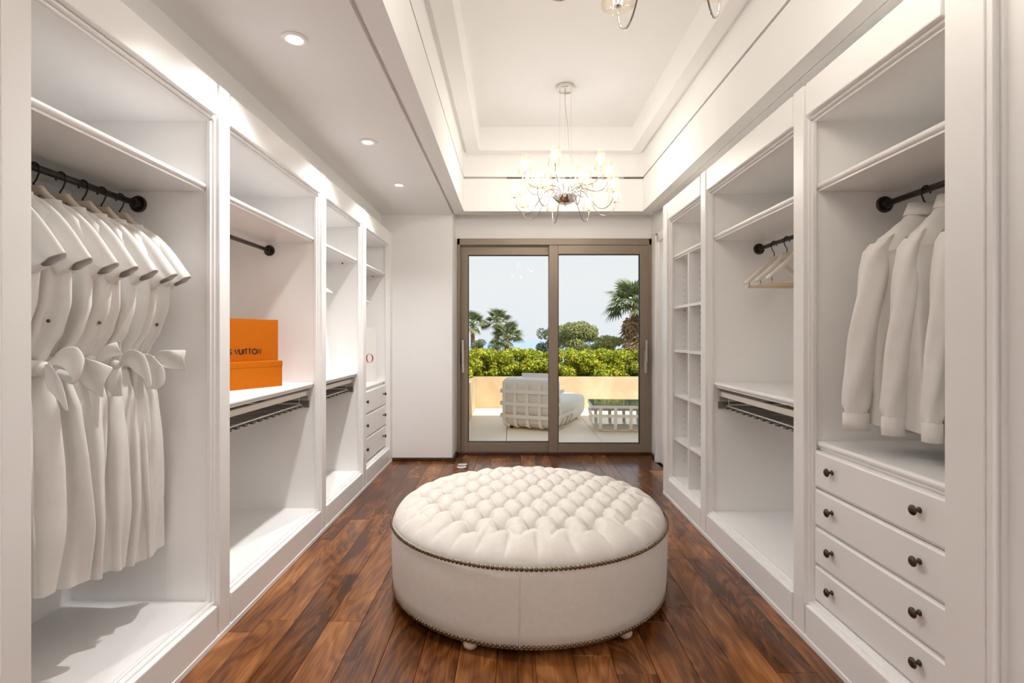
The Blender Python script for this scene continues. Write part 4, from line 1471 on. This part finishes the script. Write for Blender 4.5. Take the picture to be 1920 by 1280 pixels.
# ------------------------------------------------------------------ hedge, trees, hill and sea
def leaf_cloud(blobs, n, size, rg, flat=0.5):
    mb = MB()
    tot = sum(b_[4] for b_ in blobs)
    for (cx_, cy_, cz, rad, wgt) in blobs:
        m_ = int(n * wgt / tot)
        for _ in range(m_):
            d = Vector((rg.gauss(0, 1), rg.gauss(0, 1), rg.gauss(0, 1))).normalized()
            rr_ = rg.uniform(0.72, 1.04)
            p = Vector((cx_ + d.x * rad[0] * rr_, cy_ + d.y * rad[1] * rr_, cz + d.z * rad[2] * rr_))
            nrm = (d + Vector((rg.gauss(0, 0.6), rg.gauss(0, 0.6), rg.gauss(0, 0.6)))).normalized()
            t1 = nrm.cross(Vector((rg.gauss(0, 1), rg.gauss(0, 1), rg.gauss(0, 1)))).normalized()
            t2 = nrm.cross(t1)
            s_ = size * rg.uniform(0.6, 1.3)
            bent = nrm * s_ * 0.25
            mb.add([p - t1 * s_, p + t2 * s_ * flat - bent * 0.3, p + t1 * s_ + bent, p - t2 * s_ * flat - bent * 0.3], [(0, 1, 2, 3)])
    return mb


rg = random.Random(5)


def hedge(name, label, x0, x1, y0, y1, ztop, n, axis):
    t = thing(name, ((x0 + x1) / 2, (y0 + y1) / 2, 0.43), label=label, cat='hedge', group='clipped hedges behind the parapet')
    blobs = []
    L = (x1 - x0) if axis == 'x' else (y1 - y0)
    m_ = int(L / 0.11)
    for i in range(m_):
        q = (i + rg.random()) / m_
        for lay in range(4):
            if axis == 'x':
                cx_, cy_ = x0 + L * q + rg.uniform(-0.05, 0.05), (y0 + y1) / 2 + rg.uniform(-0.20, 0.16)
            else:
                cx_, cy_ = (x0 + x1) / 2 + rg.uniform(-0.16, 0.16), y0 + L * q
            rad = rg.uniform(0.10, 0.17)
            cz = (0.50 + rg.uniform(0.04, 0.10), 0.68 + rg.uniform(-0.06, 0.06), ztop - rad * 0.8 + rg.uniform(-0.05, 0.02), 0.53)[lay]
            if lay == 3: cy_ += 0.12 if axis == 'x' else 0
            if lay == 0 and rg.random() < 0.35: continue
            blobs.append((cx_, cy_, cz, (rad, rad, rad * 0.85), rad * rad))
    o_ = leaf_cloud(blobs, n, 0.027, rg, 0.6).build('foliage', M['hedge'], t, fix=False)
    o_['kind'] = 'stuff'
    tw = MB()
    for i in range(int(L / 0.12)):
        if axis == 'x':
            x, y = x0 + L * (i + rg.random()) / (L / 0.12), (y0 + y1) / 2 + rg.uniform(-0.12, 0.12)
        else:
            x, y = (x0 + x1) / 2 + rg.uniform(-0.1, 0.1), y0 + L * (i + rg.random()) / (L / 0.12)
        tw.tube([(x, y, 0.43), (x + rg.uniform(-0.06, 0.06), y, 0.62), (x + rg.uniform(-0.12, 0.12), y + rg.uniform(-0.1, 0.1), ztop - 0.12)], [0.012, 0.009, 0.004], 5)
    tw.build('stems', M['twig'], t)


hedge('hedge', 'bright yellow-green hedge along the back parapet', -1.2, 3.0, 9.15, 9.75, 0.985, 46000, 'x')
hedge('hedge', 'bright yellow-green hedge overhanging the left parapet', -1.15, -0.70, 6.8, 9.4, 0.985, 20000, 'y')

hill = structure('ground_hillside', MB().add([(-200, 10.2, -1.5), (200, 10.2, -1.5), (200, 30, -6), (-200, 30, -6), (300, 140, -14), (-300, 140, -14), (400, 420, -62), (-400, 420, -62)],
                                             [(0, 1, 2, 3), (3, 2, 4, 5), (5, 4, 6, 7)]), M['ground'])
hill['label'] = 'scrubby hillside below the terrace'
sea = structure('water_sea', MB().add([(-9000, 300, -60), (9000, 300, -60), (9000, 8600, -60), (-9000, 8600, -60)], [(0, 1, 2, 3)]), M['sea'])
sea['label'] = 'pale blue sea on the horizon'


def frond_mesh(L, droop, nseg, mat, name='frond'):
    """fan palm leaf: stalk and a fan of narrow blades"""
    mb = MB()
    st = 0.5 * L
    mb.tube([(0, 0, 0), (st * 0.6, 0, st * 0.10), (st, 0, 0)], [0.02 * L, 0.015 * L, 0.010 * L], 4)
    for i in range(nseg):
        a = R(-95 + 190 * i / (nseg - 1))
        bl = L * 0.55 * (0.75 + 0.25 * math.cos(a))
        d = Vector((math.cos(a), math.sin(a), 0))
        sd_ = Vector((-math.sin(a), math.cos(a), 0))
        w_ = 0.035 * L
        p0 = Vector((st, 0, 0))
        p1 = p0 + d * bl * 0.55 + Vector((0, 0, -droop * bl * 0.10))
        p2 = p0 + d * bl * 0.95 + Vector((0, 0, -droop * bl * 0.55))
        mb.add([p0, p1 - sd_ * w_, p2, p1 + sd_ * w_], [(0, 1, 2, 3)])
    me = bpy.data.meshes.new(name)
    me.from_pydata([tuple(p) for p in mb.v], [], mb.f)
    me.materials.append(mat)
    return me


fr_live = frond_mesh(1.0, 0.8, 15, M['palm'])
fr_dead = frond_mesh(1.0, 1.2, 9, M['palm_dead'], 'dead_frond')


def palm(xp, yp, Y, crown_px, label, base_z, skirt=0, n=30, seed=1):
    c = pq(xp, yp, Y)
    Lf = crown_px * Y / 1000.0 / 2
    rg_ = random.Random(seed)
    t = thing('palm_tree', (c.x, c.y, base_z), label=label, cat='palm tree', group='palm trees beyond the hedge')
    tr = 0.055 * Lf + 0.02 * Y / 10
    MB().tube([(c.x + 0.1 * Lf, c.y, base_z), (c.x + 0.04 * Lf, c.y, (base_z + c.z) / 2), (c.x, c.y, c.z)], [tr * 1.5, tr * 1.2, tr], 10).build('trunk', M['trunk'], t, smooth=True)
    for i in range(n):
        el = R(82 - 105 * (i / n) + rg_.uniform(-8, 8))
        az = i * 2.399 + rg_.uniform(-0.3, 0.3)
        s_ = Lf * rg_.uniform(0.85, 1.08)
        inst('frond', fr_live, t, Vector((c.x, c.y, c.z)) - WL[t], (rg_.uniform(-0.5, 0.5), -el, az), (s_, s_, s_))
    for i in range(skirt):
        el = R(-55 - 32 * rg_.random())
        az = i * 2.399
        s_ = Lf * rg_.uniform(0.8, 1.05)
        zz = c.z - rg_.uniform(0.0, 0.9) * Lf
        inst('dead_frond', fr_dead, t, Vector((c.x, c.y, zz)) - WL[t], (rg_.uniform(-0.6, 0.6), -el, az), (s_, s_, s_))
    return t


palm(886, 611, 46, 66, 'palm tree at the left edge of the glass, cut by the frame', -9, 0, 26, 2)
palm(933, 604, 46, 60, 'slim tall palm standing clear against the sky, left pane', -9, 0, 28, 4)
palm(950, 634, 40, 76, 'shorter bushy palm just right of the slim palm', -7, 10, 34, 6)
palm(1190, 574, 24, 122, 'big shaggy palm with brown dead skirt at the right edge', -5, 46, 40, 9)


def tree(xp, yp, Y, wpx, hpx, label, base_z, mat, seed, n=6000, name='pine_tree', leaf=0.10):
    rg_ = random.Random(seed)
    c = pq(xp, yp, Y)
    W, H = wpx * Y / 2000.0, hpx * Y / 2000.0
    t = thing(name, (c.x, c.y, base_z), label=label, cat='tree', group='trees beyond the hedge')
    tr = MB().tube([(c.x, c.y, base_z), (c.x + 0.1 * W, c.y, c.z - H * 0.5), (c.x, c.y, c.z + H * 0.4)], [W * 0.14, W * 0.09, W * 0.03], 8)
    for i in range(6):
        a = i * 1.05
        tr.tube([(c.x, c.y, c.z - H * 0.45), (c.x + W * 0.6 * math.cos(a), c.y + W * 0.6 * math.sin(a), c.z + H * rg_.uniform(-0.2, 0.4))], [W * 0.05, W * 0.015], 5)
    tr.build('trunk', M['twig'], t)
    blobs = []
    for i in range(16):
        a = rg_.uniform(0, 6.28)
        r_ = math.sqrt(rg_.random()) * 0.75
        zz = rg_.uniform(-0.55, 0.70)
        sc2 = math.sqrt(max(0.1, 1 - zz * zz))
        rad = rg_.uniform(0.24, 0.40)
        blobs.append((c.x + W * r_ * sc2 * math.cos(a), c.y + W * r_ * sc2 * math.sin(a), c.z + H * zz, (W * rad, W * rad, H * rad * 0.8), rad * rad))
    o_ = leaf_cloud(blobs, n, leaf * W, rg_, 0.4).build('foliage', mat, t, fix=False)
    o_['kind'] = 'stuff'
    return t


tree(1083, 645, 32, 104, 96, 'rounded sunlit pine in the middle of the right pane', -7, M['pine'], 3, 7000, leaf=0.055)
tree(1031, 648, 34, 62, 80, 'dark pine partly hidden by the door mullion', -7, M['pine_dark'], 8, 6000, leaf=0.055)
tree(1148, 662, 26, 124, 66, 'low olive green bush in front of the shaggy palm', -5, M['bush'], 12, 6000, 'leafy_bush', leaf=0.05)
tree(922, 662, 34, 40, 38, 'small dark shrub under the slim palm', -6, M['pine_dark'], 17, 2500, 'leafy_bush', leaf=0.07)
tree(892, 652, 34, 44, 44, 'grey green shrub behind the left end of the hedge', -6, M['palm'], 19, 2500, 'leafy_bush', leaf=0.07)
tree(996, 664, 30, 26, 26, 'tiny shrub top rising over the hedge in the left pane', -5, M['bush'], 23, 1500, 'leafy_bush', leaf=0.08)
